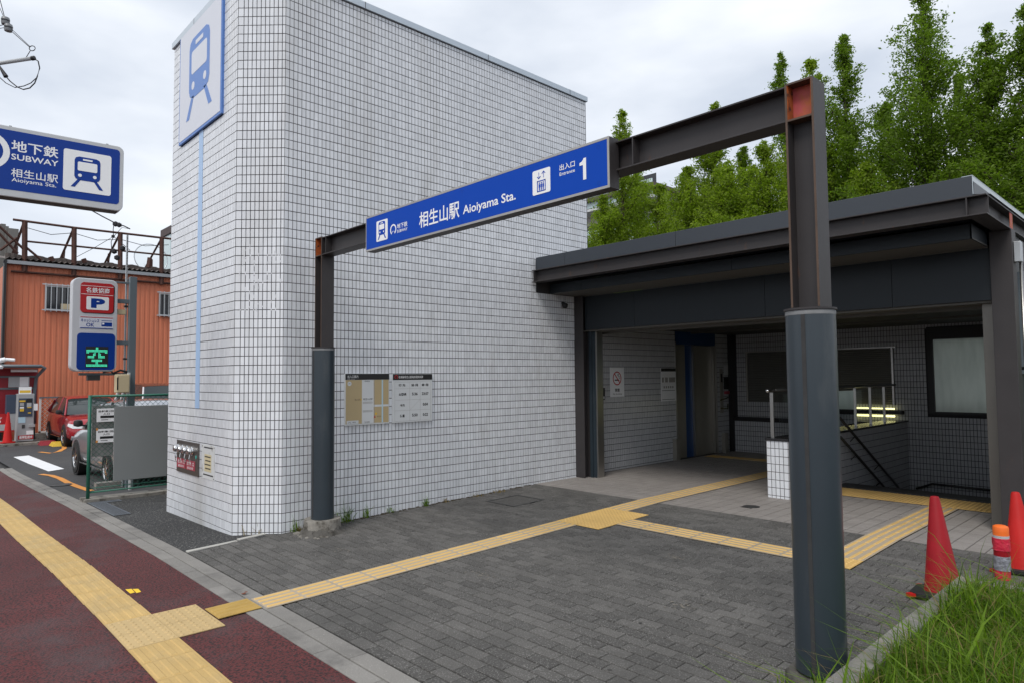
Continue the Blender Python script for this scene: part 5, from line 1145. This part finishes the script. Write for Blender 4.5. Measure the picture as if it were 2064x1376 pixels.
cpole = thing('perforated_service_pole', 'thin perforated steel service pole rising beside the parking sign post', 'pole', (XP-.1, 3.08, -1.8))
b = MB(frP); b.box(3.075, 3.10, -1.82, 2.52, -.18, -.14); b.build('pole', m_alu, cpole)
b = MB(frP)
for k in range(11): b.box(3.083, 3.092, 1.95+k*.05, 1.97+k*.05, -.14, -.139)
for z in (1.25, .62, .35): b.box(3.06, 3.115, z, z+.03, -.185, -.135)
build_each(b, 'pole_fitting', m_manh, cpole)
b = MB(frP); b.box(2.93, 3.06, 1.12, 1.20, -.20, -.05); o = b.build('small_wall_lamp', m_beige, label='small beige lamp box behind the parking sign', cat='lamp')
# green chain link fence + boards
XF = -11.427
frF = Fr((XF, 0, 0), (0, 1, 0), (0, 0, 1), (1, 0, 0))
def chainlink(fr, u0, u1, v0, v1, p, r, mat, parent, name='wire_mesh'):
    b = MB(fr); L_ = u1-u0; Hh = v1-v0; n = int((L_+Hh)/p)
    for i in range(1, n+1):
        c = i*p
        a = (u0+max(0, c-Hh), v0+min(c, Hh)); e = (u0+min(c, L_), v0+max(0, c-L_)); b.tube([(a[0], a[1], r), (e[0], e[1], r)], r, 3, cap=False)
        a = (u0+max(0, c-Hh), v1-min(c, Hh)); e = (u0+min(c, L_), v1-max(0, c-L_)); b.tube([(a[0], a[1], -r), (e[0], e[1], -r)], r, 3, cap=False)
    return b.build(name, mat, parent, fix=False, kind='stuff')
gf = thing('green_mesh_fence', 'green chain link fence panel between the parking lot and the tower', 'fence', (XF, 3.3, -1.77))
b = MB(frF); b.tube([(2.265, -1.80, 0), (2.265, -.215, 0)], .024, 10); b.build('post', m_green, gf, smooth=True)
b = MB(frF); b.tube([(4.30, -1.80, 0), (4.30, -.215, 0)], .024, 10); b.build('post', m_green, gf, smooth=True)
b = MB(frF); b.tube([(2.265, -.232, 0), (4.3, -.232, 0)], .018, 8); b.tube([(2.265, -1.63, 0), (4.3, -1.63, 0)], .012, 8); b.tube([(2.265, -1.57, 0), (4.3, -1.57, 0)], .006, 6); build_each(b, 'rail', m_green, gf, smooth=True)
chainlink(frF, 2.27, 4.3, -1.63, -.235, .075, .0027, m_green, gf)
bb_ = thing('bicycle_notice_board', 'grey board with two white bicycle entrance notices behind the green fence', 'board', (XF-.05, 2.6, -.9))
b = MB(frF); b.box(2.305, 2.585, -1.12, -.37, -.06, -.045); b.build('backing', M('board_grey_light', (.30, .30, .29), .6, var=.08), bb_)
for z0, z1 in ((-.61, -.415), (-.915, -.715)):
    b = MB(frF); b.box(2.352, 2.576, z0, z1, .010, .014); n_o = b.build('notice', m_white, bb_)
    text('自転車1回', frF, 2.375, 2.57, z1-.055, z1-.025, m_black, n_o, .015, .02); text('入口', frF, 2.435, 2.52, z1-.095, z1-.065, m_black, n_o, .015, .02)
    b = MB(frF); b.box(2.40, 2.575, z0+.055, z0+.09, .014, .0155); b.box(2.41, 2.50, z0+.025, z0+.033, .014, .0155); b.build('arrow_bar', m_black, n_o)
b = MB(frF)
for (u, v) in ((2.352, -.735), (2.352, -.915)): b.box(u-.005, u+.02, v, v+.035, .014, .0165)
build_each(b, 'orange_tape', m_ypaint, bb_)
b = MB(frF); b.box(2.577, 3.318, -1.495, -.39, .025, .04); b.build('blur_stand_in_board', m_board, bevel=.004, label='large blank grey stand-in for a blurred area before the green fence', cat='board')  # plain grey panel standing in for a blurred-out area
# low concrete kerb under the fence, wheel stops, short bollard
b = MB(); b.box(-11.62, -11.33, 2.20, 4.4, -1.86, -1.715); b.build('fence_kerb', m_conc, label='low concrete kerb block under the green fence', cat='kerb', bevel=.008)
b = MB(); b.box(-13.2, -13.05, 2.70, 3.35, -1.85, -1.72); b.build('wheel_stop', m_kerb, label='grey concrete wheel stop in front of the silver car', cat='wheel stop', bevel=.01)
b = MB(); b.tube([(-12.5, 3.08, -1.83), (-12.5, 3.08, -1.50)], .03, 8); b.build('short_bollard', m_lightg, label='short white bollard at the foot of the parking sign post', cat='bollard')
# markings (each flush sheet above the asphalt)
def mark(name, pts, mat, lb, dz=.004):
    b = MB(); b.add([(x, y, gz(x, y)+dz) for x, y in pts], [tuple(range(len(pts)))]); return b.build(name, mat, kind='structure', fix=False)
mark('white_marking', [(-21.8, 2.62), (-21.95, 2.97), (-19.5, 3.0), (-17.6, 3.03), (-17.35, 2.70), (-19.5, 2.64)], m_paint, '')
def strip(pts, w_, name, mat):
    b = MB(); vs = []
    for i, p in enumerate(pts):
        d = np.array(pts[min(i+1, len(pts)-1)])-np.array(pts[max(i-1, 0)]); d = d/np.linalg.norm(d); nn = np.array([-d[1], d[0]])*w_/2
        for s_ in (1, -1): q = np.array(p)+nn*s_; vs.append((q[0], q[1], gz(q[0], q[1])+.004))
    b.add(vs, [(2*i, 2*i+1, 2*i+3, 2*i+2) for i in range(len(pts)-1)]); return b.build(name, mat, kind='structure', fix=False)
strip([(-16.9, 2.50), (-16.4, 2.60), (-15.6, 2.62), (-14.6, 2.58), (-13.8, 2.58), (-12.9, 2.60)], .11, 'orange_marking', m_ypaint)
strip([(-24.5, 4.2), (-23.6, 4.05), (-22.6, 3.75), (-22.2, 3.5), (-22.9, 3.35)], .12, 'orange_marking', m_ypaint)
def manhole(x, y, r, lb):
    b = MB(Fr((x, y, gz(x, y)+.009), (1, 0, 0), (0, 1, 0))); b.lathe([(r, -.005), (r, .003), (r*.93, .006), (r*.90, .002), (r*.6, .002), (r*.57, .005), (r*.5, .005), (r*.47, .002), (.001, .002)], (0, 0, 0), 26)
    b.build('manhole_cover', m_manh, smooth='auto', label=lb, cat='manhole cover')
manhole(-14.3, 2.42, .17, 'small round manhole cover in the parking asphalt by the kerb'); manhole(-10.75, 3.12, .16, 'small round manhole cover in dark asphalt beside the tower corner')
def grate(x0, x1, y0, y1, lb, along='x'):
    t = thing('drain_grate', lb, 'drain grate', ((x0+x1)/2, (y0+y1)/2, gz(x0, y0)), 'drain grates by the fence post'); z = lambda x, y: gz(x, y)+.014
    b = MB()
    for (a, c, d, e) in ((x0, x1, y0, y0+.02), (x0, x1, y1-.02, y1), (x0, x0+.02, y0, y1), (x1-.02, x1, y0, y1)): b.add([(x, y, z(x, y)) for x, y in ((a, d), (c, d), (c, e), (a, e))], [(0, 1, 2, 3)])
    b.build('frame', m_grate, t); b = MB(); n = int((x1-x0)/.03)
    for i in range(n): x = x0+.02+i*(x1-x0-.04)/n; b.add([(xx, yy, z(xx, yy)-.001) for xx, yy in ((x, y0+.02), (x+.018, y0+.02), (x+.018, y1-.02), (x, y1-.02))], [(0, 1, 2, 3)])
    b.build('grating', m_grate, t, kind='stuff'); b = MB(); b.add([(x, y, z(x, y)-.005) for x, y in ((x0, y0), (x1, y0), (x1, y1), (x0, y1))], [(0, 1, 2, 3)]); b.build('channel', m_dark, t)
grate(-11.10, -9.82, 2.235, 2.44, 'long steel drain grate lying along the kerb'); grate(-11.40, -11.12, 2.235, 2.64, 'short steel drain grate running back from the kerb')
b = MB(); b.add([(x, y, -1.6875) for x, y in ((-6.17, 1.50), (-6.02, 1.50), (-6.03, 1.535), (-6.15, 1.54))], [(0, 1, 2, 3)]); b.add([(x, y, -1.6875) for x, y in ((-6.14, 1.545), (-6.0, 1.54), (-6.01, 1.575), (-6.11, 1.58))], [(0, 1, 2, 3)]); b.build('yellow_tape_mark', M('bright_yellow', (.85, .55, .02), .6), label='bright yellow tape scrap beside the street tactile line', cat='tape')
b = MB(Fr((-5.32, 2.12, -1.668), (1, .4, 0), (-.4, 1, .15))); b.flat([(-.02, -.008), (0, -.014), (.022, -.004), (.018, .01), (-.004, .014)], 0); b.flat([(-.004, .014), (.01, .0), (.03, .012), (.016, .024)], .008); b.build('dead_leaf', m_leafd, label='single brown dead leaf lying on the kerb', cat='leaf')

# payment machine group
zm = -2.01
pm = thing('parking_payment_machine', 'grey parking payment machine with dark keypad panel under a red shelter', 'payment machine', (-26.6, 3.4, zm))
frK = Fr((-26.3, 0, 0), (0, 1, 0), (0, 0, 1), (1, 0, 0))
def K(px, py): p = B(px, py, 'x', -26.3); return p[1], p[2]
u0, v1 = K(36, 793); u1, v0 = K(67, 895)
b = MB(frK); b.box(u0, u1, zm+.1, v1, -.5, 0); b.build('cabinet', m_mach, pm, bevel=.015)
a_ = K(38, 802); c_2 = K(65, 838); b = MB(frK); b.box(a_[0], c_2[0], c_2[1], a_[1], 0, .015); kp = b.build('keypad_panel', m_machd, pm)
for (xa, ya, xb, yb, m_) in ((39, 806, 51, 809, m_yel), (53, 803, 64, 810, m_black), (40, 811, 48, 817, m_mach), (54, 811, 63, 819, m_lightg), (40, 823, 48, 828, m_yel), (40, 819, 48, 822, m_white), (55, 819, 63, 821, m_yel), (56, 830, 62, 832, m_yel)):
    p, q = K(xa, ya), K(xb, yb); b = MB(frK); b.box(p[0], q[0], q[1], p[1], .015, .03); b.build('slot', m_, kp)
p, q = K(37, 840), K(51, 851); b = MB(frK); b.box(p[0], q[0], q[1], p[1], 0, .01); b.build('paper_notice', m_mapb, pm)
p, q = K(36, 877), K(67, 883); b = MB(frK); b.box(p[0], q[0], q[1], p[1], 0, .01); rn = b.build('red_sticker', m_red, pm); text('遠隔監視中', frK, p[0]+.03, q[0]-.03, q[1]+.015, p[1]-.015, m_white, rn, .012, .02)
p, q = K(53, 867), K(67, 874); b = MB(frK); b.box(p[0], q[0], q[1], p[1], 0, .01); b.build('sticker', m_white, pm)
p, q = K(58, 853), K(70, 861); b = MB(frK); b.box(p[0], q[0], q[1]+.03, p[1]-.02, 0, .05); b.build('coin_tray', m_mach, pm)
p, q = K(44, 855), K(50, 862); b = MB(frK); b.box(p[0], q[0], q[1], p[1], 0, .012); b.build('lock', m_manh, pm)
p, q = K(40, 779), K(65, 793); b = MB(frK); b.box(p[0], q[0], q[1], p[1], -.2, -.17); to = b.build('top_sign', m_white, pm); b = MB(frK); b.box(p[0]+.02, q[0]-.02, q[1]+.04, q[1]+.12, -.17, -.165); b.build('yellow_strip', m_yel, to)
p, q = K(16, 795), K(36, 833); b = MB(frK); b.box(p[0], q[0]-.01, q[1], p[1], -.6, -.35); b.build('side_cabinet', m_machd, pm, bevel=.01)
b = MB(frK); p = K(16, 833); b.add([(p[0], p[1], -.36), (u0, p[1], -.36), (u0, p[1]-.6, -.36)], [(0, 1, 2)]); b.build('side_gusset', m_mach, pm, fix=False)
p, q = K(68, 813), K(76, 826); b = MB(frK); b.box(p[0], q[0], q[1], p[1], -.2, 0); b.build('card_box', m_white, pm)
# shelter
sh2 = thing('payment_shelter', 'small dark red shelter with strip lamp over the payment machine', 'shelter', (-26.9, 3.2, zm))
frS = Fr((-27.2, 0, 0), (0, 1, 0), (0, 0, 1), (1, 0, 0))
def K2(px, py): p = B(px, py, 'x', -27.2); return p[1], p[2]
p, q = K2(-30, 742), K2(74, 838); b = MB(frS); b.box(p[0], q[0], zm+.6, p[1], -.05, 0); b.build('back_panel', m_shelter, sh2)
r0, r1 = K2(-30, 741), K2(84, 738); b = MB(frS); b.tube([(r0[0], r1[1], .75), (r1[0]-.12, r1[1], .75), (r1[0]-.02, r1[1]-.06, .72), (r1[0]-.15, r1[1]-.35, .1), (r1[0]-.18, r1[1]-.8, .02), (r1[0]-.18, zm, .02)], .05, 10); b.build('frame_tube', m_pole, sh2, smooth=True)
b = MB(frS); b.box(r0[0], r1[0]-.1, r1[1]-.06, r1[1]-.02, -.05, .75); b.build('roof', m_shelter, sh2)
p, q = K2(19, 744), K2(71, 749); b = MB(frS); b.box(p[0], q[0], q[1], p[1], .3, .42); b.build('strip_lamp', m_white, sh2)
for (xa, ya, xb, yb, m_, nm) in ((17, 759, 58, 779, m_lightg, 'metal_box'), (39, 759, 56, 778, m_white, 'white_notice'), (-20, 757, 74, 760, m_pole, 'cross_bar'), (-20, 781, 74, 783, m_pole, 'cross_bar')):
    p, q = K2(xa, ya), K2(xb, yb); b = MB(frS); d_ = .12 if nm == 'white_notice' else (.1 if nm == 'metal_box' else .03); b.box(p[0], q[0], q[1], p[1], 0 if d_ != .12 else .1, d_); b.build(nm, m_, sh2)
p, q = K(-20, 835), K(33, 870); b = MB(frK); b.box(p[0], q[0], q[1], p[1], -.45, -.42); ban = b.build('banner', m_red, None, label='red parking banner with white lettering low behind the traffic cone', cat='banner')
text('MKPカード', frK, K(2, 0)[0], K(33, 0)[0], K(0, 846)[1], K(0, 841)[1], m_white, ban, -.415, .01); text('8000', frK, K(2, 0)[0], K(31, 0)[0], K(0, 853)[1], K(0, 847)[1], m_white, ban, -.415, .03)
p, q = K(-20, 857), K(33, 867); b = MB(frK); b.box(p[0], q[0], q[1], p[1], -.42, -.412); b.build('white_strip', m_lightg, ban)
b = MB(); b.box(-27.4, -25.9, 1.0, 4.15, -2.03, -1.93); b.build('concrete_pad', m_conc, label='raised concrete pad under the payment machine', cat='pad', bevel=.01)
cone((-26.2, 2.99, zm+.09), 'red traffic cone with white label strip beside the payment machine', m_cone2, m_cone2, 0, .95, tips=False)
cl2 = [o for o in bpy.data.objects if o.name.startswith('traffic_cone')][-1]
b = MB(); b.add([(.100, -.035, .25), (.100, .035, .25), (.052, .03, .66), (.052, -.03, .66)], [(0, 1, 2, 3)]); o = b.build('label_strip', m_white, None, fix=False); o.parent = [x for x in bpy.data.objects if x.type == 'EMPTY' and x.get('label', '').startswith('red traffic cone with white')][0]
# white CCTV on a black pole at the left edge
pc_ = B(6, 728, 'x', -24.0); sc = thing('cctv_camera', 'white security camera on a black post at the left edge', 'camera', tuple(pc_))
b = MB(); b.tube([pc_+np.array([0, -.15, .0]), pc_+np.array([.05, .05, .06])], .07, 10); b.tube([pc_+np.array([.05, .05, .06]), pc_+np.array([.12, .26, .04])], .05, 10); b.lathe([(.10, -.06), (.12, 0), (.06, .05)], tuple(pc_+np.array([0, -.1, -.15])), 12); b.build('camera_body', m_white, sc, smooth='auto')
b = MB(); b.tube([pc_+np.array([-.1, -.28, -2.0]), pc_+np.array([-.1, -.28, 2.7])], .05, 8); b.build('post', m_black, sc)
# white framed mesh fence in front of the orange wall
wf = thing('white_mesh_fence', 'white framed mesh fence before the orange wall', 'fence', (-28.4, 7, -1.9))
frW = Fr((-28.4, 0, 0), (0, 1, 0), (0, 0, 1), (1, 0, 0))
y0 = B(79, 800, 'x', -28.4)[1]; zt_ = B(79, 802, 'x', -28.4)[2]; zb_ = B(79, 871, 'x', -28.4)[2]
b = MB(frW); b.box(y0, y0+.06, zb_, zt_, 0, .05); b.box(y0, y0+8, zb_, zb_+.05, 0, .05)
for k in (2.6, 5.2, 7.8): b.box(y0+k, y0+k+.05, zb_, zt_, 0, .05)
b.build('frame', m_whitef, wf); b = MB(frW); b.box(y0, y0+8, zt_, zt_+.05, 0, .06); b.build('top_rail', m_pole, wf)
chainlink(frW, y0, y0+8, zb_, zt_, .14, .008, m_whitef, wf)
b = MB(); b.box(-28.6, -28.2, y0-.3, y0+8, -2.05, zb_-.01); b.build('fence_plinth', m_conc, label='low concrete plinth under the white mesh fence', cat='plinth')
# flap lock plates beside the red car
for (x, y, sx, m_, lb) in ((-24.9, 4.12, .33, m_yel, 'yellow wheel lock flap beside the red car'), (-25.6, 3.92, .30, m_shelter, 'dark red base of the wheel lock beside the red car')):
    b = MB(); z = gz(x, y); b.add([(x-sx, y-.2, z), (x+sx, y-.2, z), (x+sx, y+.25, z), (x-sx, y+.25, z), (x-sx*.7, y-.14, z+.12), (x+sx*.7, y-.14, z+.12), (x+sx*.7, y+.2, z+.12), (x-sx*.7, y+.2, z+.12)], [(4, 5, 6, 7), (0, 1, 5, 4), (1, 2, 6, 5), (2, 3, 7, 6), (3, 0, 4, 7)]); b.build('wheel_lock', m_, label=lb, cat='wheel lock')

# ---------------------------------------------------------------- cars (local +x forward)
def lerp_tab(t, tab): return float(np.interp(t, [a for a, _ in tab], [c for _, c in tab]))
def car(name, label, loc, rot, paint, L_=4.1, W_=1.7, H_=1.5, hood=.92, kind='hatch'):
    t = thing(name, label, 'car', loc, 'cars parked in the lot'); hw = W_/2
    if kind == 'van': top = [(-.5, .62), (-.49, .95), (-.47, 1), (-.30, 1), (.18, 1), (.24, .97), (.36, .62), (.47, .54), (.5, .40)]
    else: top = [(-.5, .55), (-.485, .70), (-.46, .74), (-.40, .74), (.22, .66), (.30, .64), (.42, .575), (.48, .50), (.5, .38)]
    sc = H_
    def body_z(u):  # belt / bonnet line
        return {'hatch': lerp_tab(u, [(-.5, .60), (-.47, .66), (-.2, .655), (.20, .625), (.30, .61), (.42, .55), (.48, .46), (.5, .36)]), 'van': lerp_tab(u, [(-.5, .52), (-.47, .56), (.25, .54), (.36, .52), (.46, .46), (.5, .34)])}[kind]*sc
    us_ = list(np.linspace(-.5, .5, 29)); rings = []
    for u in us_:
        x = u*L_; e = max(0, (abs(u)-.40)/.10); wd_ = hw*(1-.16*e**2); zb0 = .17+.06*e; zt = body_z(u)
        ring = [(x, -wd_*.90, zb0), (x, -wd_*.985, zb0+.10), (x, -wd_, zb0+(zt-zb0)*.50), (x, -wd_*.985, zb0+(zt-zb0)*.78), (x, -wd_*.93, zt-.02), (x, -wd_*.80, zt+.012), (x, -wd_*.40, zt+.035), (x, 0, zt+.04)]
        ring += [(a, -c, d) for a, c, d in ring[:-1][::-1]]; rings.append(ring)
    n = len(rings[0]); b = MB(); vs = [p for r_ in rings for p in r_]; fs = []
    for i in range(len(rings)-1):
        for j in range(n): k = (j+1) % n; fs.append((i*n+j, i*n+k, (i+1)*n+k, (i+1)*n+j))
    fs += [tuple(range(n)), tuple(range((len(rings)-1)*n, len(rings)*n))[::-1]]
    b.add(vs, fs); body = b.build('body', paint, None, smooth='auto'); body.parent = t; ss = body.modifiers.new('s', 'SUBSURF'); ss.levels = 1; ss.render_levels = 1
    # greenhouse: glass loft and roof skin
    if kind == 'van': gh = [(-.485, .55), (-.47, .93), (-.44, .985), (-.1, 1.0), (.16, .985), (.22, .95), (.345, .56)]
    else: gh = [(-.475, .62), (-.44, .80), (-.40, .93), (-.33, .985), (-.12, 1.0), (.02, .985), (.07, .95), (.235, .635)]
    def gring(u, zt, out=0):
        x = u*L_; zb0 = body_z(min(max(u, -.49), .34))-.02; f = (zt*sc-zb0)/(sc-zb0); ins = .20*f
        wt = hw*(.86-ins*.9); wb_ = hw*.90; z2 = zt*sc
        r_ = [(x, -wb_-out, zb0), (x, -(wb_*.45+wt*.55)-out, zb0+(z2-zb0)*.6), (x, -wt-out, z2-.035*f+out), (x, -wt*.86, z2+out), (x, 0, z2+.02*f+out)]
        return r_+[(a, -c, d) for a, c, d in r_[:-1][::-1]]
    # glass
    rs = [gring(u, z) for u, z in gh]; n = len(rs[0]); b = MB(); b.add([p for r_ in rs for p in r_], [(i*n+j, i*n+j+1, (i+1)*n+j+1, (i+1)*n+j) for i in range(len(rs)-1) for j in range(n-1)]); gl = b.build('windows', m_cglass, None, smooth='auto', fix=True); gl.parent = t
    # painted roof and pillars just proud of the glass
    b = MB(); rs = [gring(u, z, .008) for u, z in gh]; lo, hi = 1, len(gh)-2
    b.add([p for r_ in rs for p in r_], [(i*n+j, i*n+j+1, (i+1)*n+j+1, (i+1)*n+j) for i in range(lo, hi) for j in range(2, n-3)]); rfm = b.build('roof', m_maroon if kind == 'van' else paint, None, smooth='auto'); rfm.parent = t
    b = MB()
    def pt(u, z, s_, lift=.012): r_ = gring(u, z, lift); q = r_[2] if s_ < 0 else r_[n-3]; return q
    def pb(u, s_, lift=.012): zb0 = body_z(u); return (u*L_, s_*(hw*.90+lift), zb0)
    for s_ in (-1, 1):
        uf = gh[-1][0]; b.tube([pb(uf, s_), pt(gh[-2][0], gh[-2][1], s_)], .028, 5); b.tube([pb(gh[0][0]+.035, s_), pt(gh[1][0]+.02, gh[1][1], s_), pt(gh[2][0]+.02, gh[2][1], s_)], .05, 5); b.tube([pb(-.08, s_), pt(-.10, 1.0, s_)], .022, 5)
        if kind == 'van': b.tube([pb(-.30, s_), pt(-.30, 1.0, s_)], .03, 5)
    for pil in build_each(b, 'pillar', paint, None): pil.parent = t
    # lights, grille, mirrors, plate
    for s_ in (-1, 1):
        b = MB(); z = body_z(.44)-.05; b.add([(.425*L_, s_*hw*.97, z-.02), (.47*L_, s_*hw*.83, z-.05), (.492*L_, s_*hw*.55, z-.10), (.492*L_, s_*hw*.55, z-.17), (.475*L_, s_*hw*.85, z-.17), (.43*L_, s_*hw*.985, z-.10)], [(0, 1, 4, 5), (1, 2, 3, 4)])
        for v in b.v: v += np.array([.02, s_*.012, .012])
        h_ = b.build('headlight', M('lamp_lens', (.75, .78, .80), .08, .1, coat=1.0) if 'lamp_lens' not in MATS else MATS['lamp_lens'], None, fix=False); h_.parent = t
        b = MB(); b.add([(-.5*L_-.004, s_*hw*.55, .62*sc*.8), (-.5*L_-.004, s_*hw*.8, .62*sc*.8), (-.5*L_-.004, s_*hw*.8, .62*sc), (-.5*L_-.004, s_*hw*.55, .62*sc)], [(0, 1, 2, 3)]); h_ = b.build('taillight', m_red, None, fix=False); h_.parent = t
        b = MB(); x = .19*L_; z = body_z(.19)+.10; b.lathe([(.02, -.07), (.075, -.05), (.085, 0), (.07, .055), (.02, .07)], (x, s_*(hw*.93+.12), z), 10); b.tube([(x, s_*hw*.9, z-.06), (x, s_*(hw*.93+.10), z-.03)], .02, 5); h_ = b.build('mirror', m_black if kind == 'hatch' else paint, None, smooth='auto'); h_.parent = t
    b = MB(); b.box(.485*L_, .5*L_+.006, -hw*.62, hw*.62, .30, .46); b.box(.48*L_, .5*L_+.004, -hw*.42, hw*.42, .54, .66*body_z(.46)/.7 if False else .60); h_ = b.build('grille', m_black, None, bevel=.01); h_.parent = t
    b = MB(); b.box(.5*L_+.006, .5*L_+.012, -.165, .165, .36, .50); h_ = b.build('number_plate', m_white, None); h_.parent = t
    b = MB()
    for s_ in (-1, 1): b.tube([(-.40*L_, s_*(hw*.995), .26), (.30*L_, s_*(hw*.995), .26)], .015, 5)
    h_ = b.build('sill_trim', m_chrome, None); h_.parent = t
    R_ = .315
    for x in (-.5*L_+.78, .5*L_-.82):
        for s_ in (-1, 1):
            fr = Fr((x, s_*(hw-.10), R_), (1, 0, 0), (0, 0, 1), (0, s_*1.0, 0))
            b = MB(fr); b.lathe([(R_+.05, -.12), (R_+.05, .104)], (0, 0, 0), 28); ar = b.build('wheel_arch', m_black, None, smooth='auto'); ar.parent = t
            b = MB(fr); b.lathe([(R_*.66, -.09), (R_*.96, -.09), (R_, -.06), (R_, .09), (R_*.96, .118), (R_*.70, .122), (R_*.66, .10)], (0, 0, 0), 28, cap=False); wh = b.build('wheel', m_tyre, None, smooth='auto'); wh.parent = t
            b = MB(fr); b.lathe([(R_*.68, .115), (R_*.62, .118), (R_*.60, .09)], (0, 0, 0), 28, cap=False); b.lathe([(.055, .10), (.045, .118), (.001, .12)], (0, 0, 0), 10)
            for k in range(7):
                a = 2*PI*k/7; c, s2 = math.cos(a), math.sin(a); q = lambda r_, o_: (r_*c-o_*s2, r_*s2+o_*c)
                b.add([(*q(.04, -.022), .116), (*q(R_*.63, -.016), .108), (*q(R_*.63, .016), .108), (*q(.04, .022), .116)], [(0, 1, 2, 3)])
            b.lathe([(R_*.60, .06), (.001, .06)], (0, 0, 0), 20, cap=False, mi=1)
            rm = b.build('rim', [m_chrome, m_black], None, fix=False); rm.parent = wh
    t.rotation_euler = (0, 0, rot); return t
car('parked_car', 'red compact car parked nose out before the orange wall', (-25.65, 5.02, gz(-25, 5)), 0.0, m_carred, 4.1, 1.72, 1.50)
car('parked_car', 'silver car parked behind the green mesh fence', (-14.87, 3.82, gz(-15, 3.5)), PI, m_carsil, 4.15, 1.70, 1.49)
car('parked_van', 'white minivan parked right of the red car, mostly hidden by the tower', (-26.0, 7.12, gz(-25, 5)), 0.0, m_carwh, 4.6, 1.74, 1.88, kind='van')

# ---------------------------------------------------------------- overhead wires, top left
def D9(px, py, D=9.0): d = ROT@np.array([px-CX, py-CY, F_PX]); return d/F_PX*D
ua = thing('utility_arm', 'grey utility pole arm with insulators and looping black cable, top left', 'utility arm', tuple(D9(-20, 130)))
b = MB(); b.tube([D9(-330, 177), D9(-60, 137), D9(66, 118)], .025, 10); b.build('arm', m_lightg, ua, smooth=True)
pu = D9(-330, 177); b = MB(); b.tube([(pu[0], pu[1], -2.0), (pu[0], pu[1], pu[2]+3.2)], [.17, .12], 14); b.build('utility_pole', m_lightg, ua, smooth='auto')
b = MB(); b.tube([D9(64, 118.3), D9(70, 117.5)], .03, 10); b.build('arm_cap', m_black, ua)
b = MB(); b.tube([D9(x, y) for x, y in ((68, 118), (77, 124), (80, 138), (75, 155), (70, 168), (60, 178), (47, 181), (35, 176), (20, 164), (10, 152), (0, 137))], .008, 6); b.tube([D9(x, y) for x, y in ((73, 158), (62, 168), (48, 174), (30, 177), (12, 168), (-8, 150))], .006, 6); b.build('looping_cable', m_wire, ua, smooth=True)
b = MB(); b.tube([D9(-2, 133), D9(12, 155)], [.012, .03], 8); b.build('cable_end', m_wire, ua)
b = MB(); b.tube([D9(65+6*math.cos(a), 98+5*math.sin(a)) for a in np.linspace(0, 2*PI, 15)], .006, 5); b.tube([D9(61, 103), D9(53, 116)], .005, 5); b.build('ring', m_wire, ua)
b = MB(); b.tube([D9(60, 96), D9(26, 66)], .005, 5); b.tube([D9(60, 94), D9(24, 60)], .004, 5); b.tube([D9(10, 38), D9(0, 0), D9(-3, -20), pu+np.array([0, 0, 3.1])], .005, 5); b.tube([D9(8, 36), D9(-6, 4), pu+np.array([0, 0, 3.0])], .004, 5); b.tube([D9(10, 50), D9(-10, 54), pu+np.array([0, 0, .6])], .005, 5); b.tube([D9(14, 55), D9(-10, 60), pu+np.array([0, 0, .5])], .004, 5); b.build('stay_wire', m_wire, ua)
for (x, y) in ((11, 43), (17, 57)):
    b = MB(); p = D9(x, y); b.lathe([(.012, -.055), (.045, -.045), (.052, -.012), (.03, 0), (.052, .012), (.045, .045), (.012, .055)], tuple(p), 14); b.build('insulator', m_porc, ua, smooth='auto')
ow = thing('overhead_cable', 'thin overhead cables running from the service pole towards the sign', 'cable', tuple(D9(262, 460, 13)))
b = MB(); b.tube([D9(x, y, 12.6+.0*i) for i, (x, y) in enumerate(((262, 462), (250, 456), (236, 452), (205, 436), (178, 421), (140, 395), (60, 330)))], .012, 6); b.tube([D9(x, y, 12.6) for x, y in ((230, 450), (228, 463), (229, 477), (224, 488), (225, 505), (221, 520))], .007, 5); b.tube([D9(x, y, 12.6) for x, y in ((262, 462), (246, 459), (229, 477), (190, 500), (155, 518))], .005, 5); b.tube([D9(x, y, 12.6) for x, y in ((229, 477), (262, 505))], .006, 5); b.build('wires', m_wire, ow, smooth=True)
b = MB()
for (x, y, r) in ((233, 452, .05), (240, 454, .045), (228, 477, .03), (230, 507, .05), (247, 501, .05), (236, 520, .05)): b.lathe([(.01, -r), (r, -r*.5), (r, r*.5), (.01, r)], tuple(D9(x, y, 12.6)), 8)
build_each(b, 'cable_fitting', m_wire, ow)
print('leaves', NL)
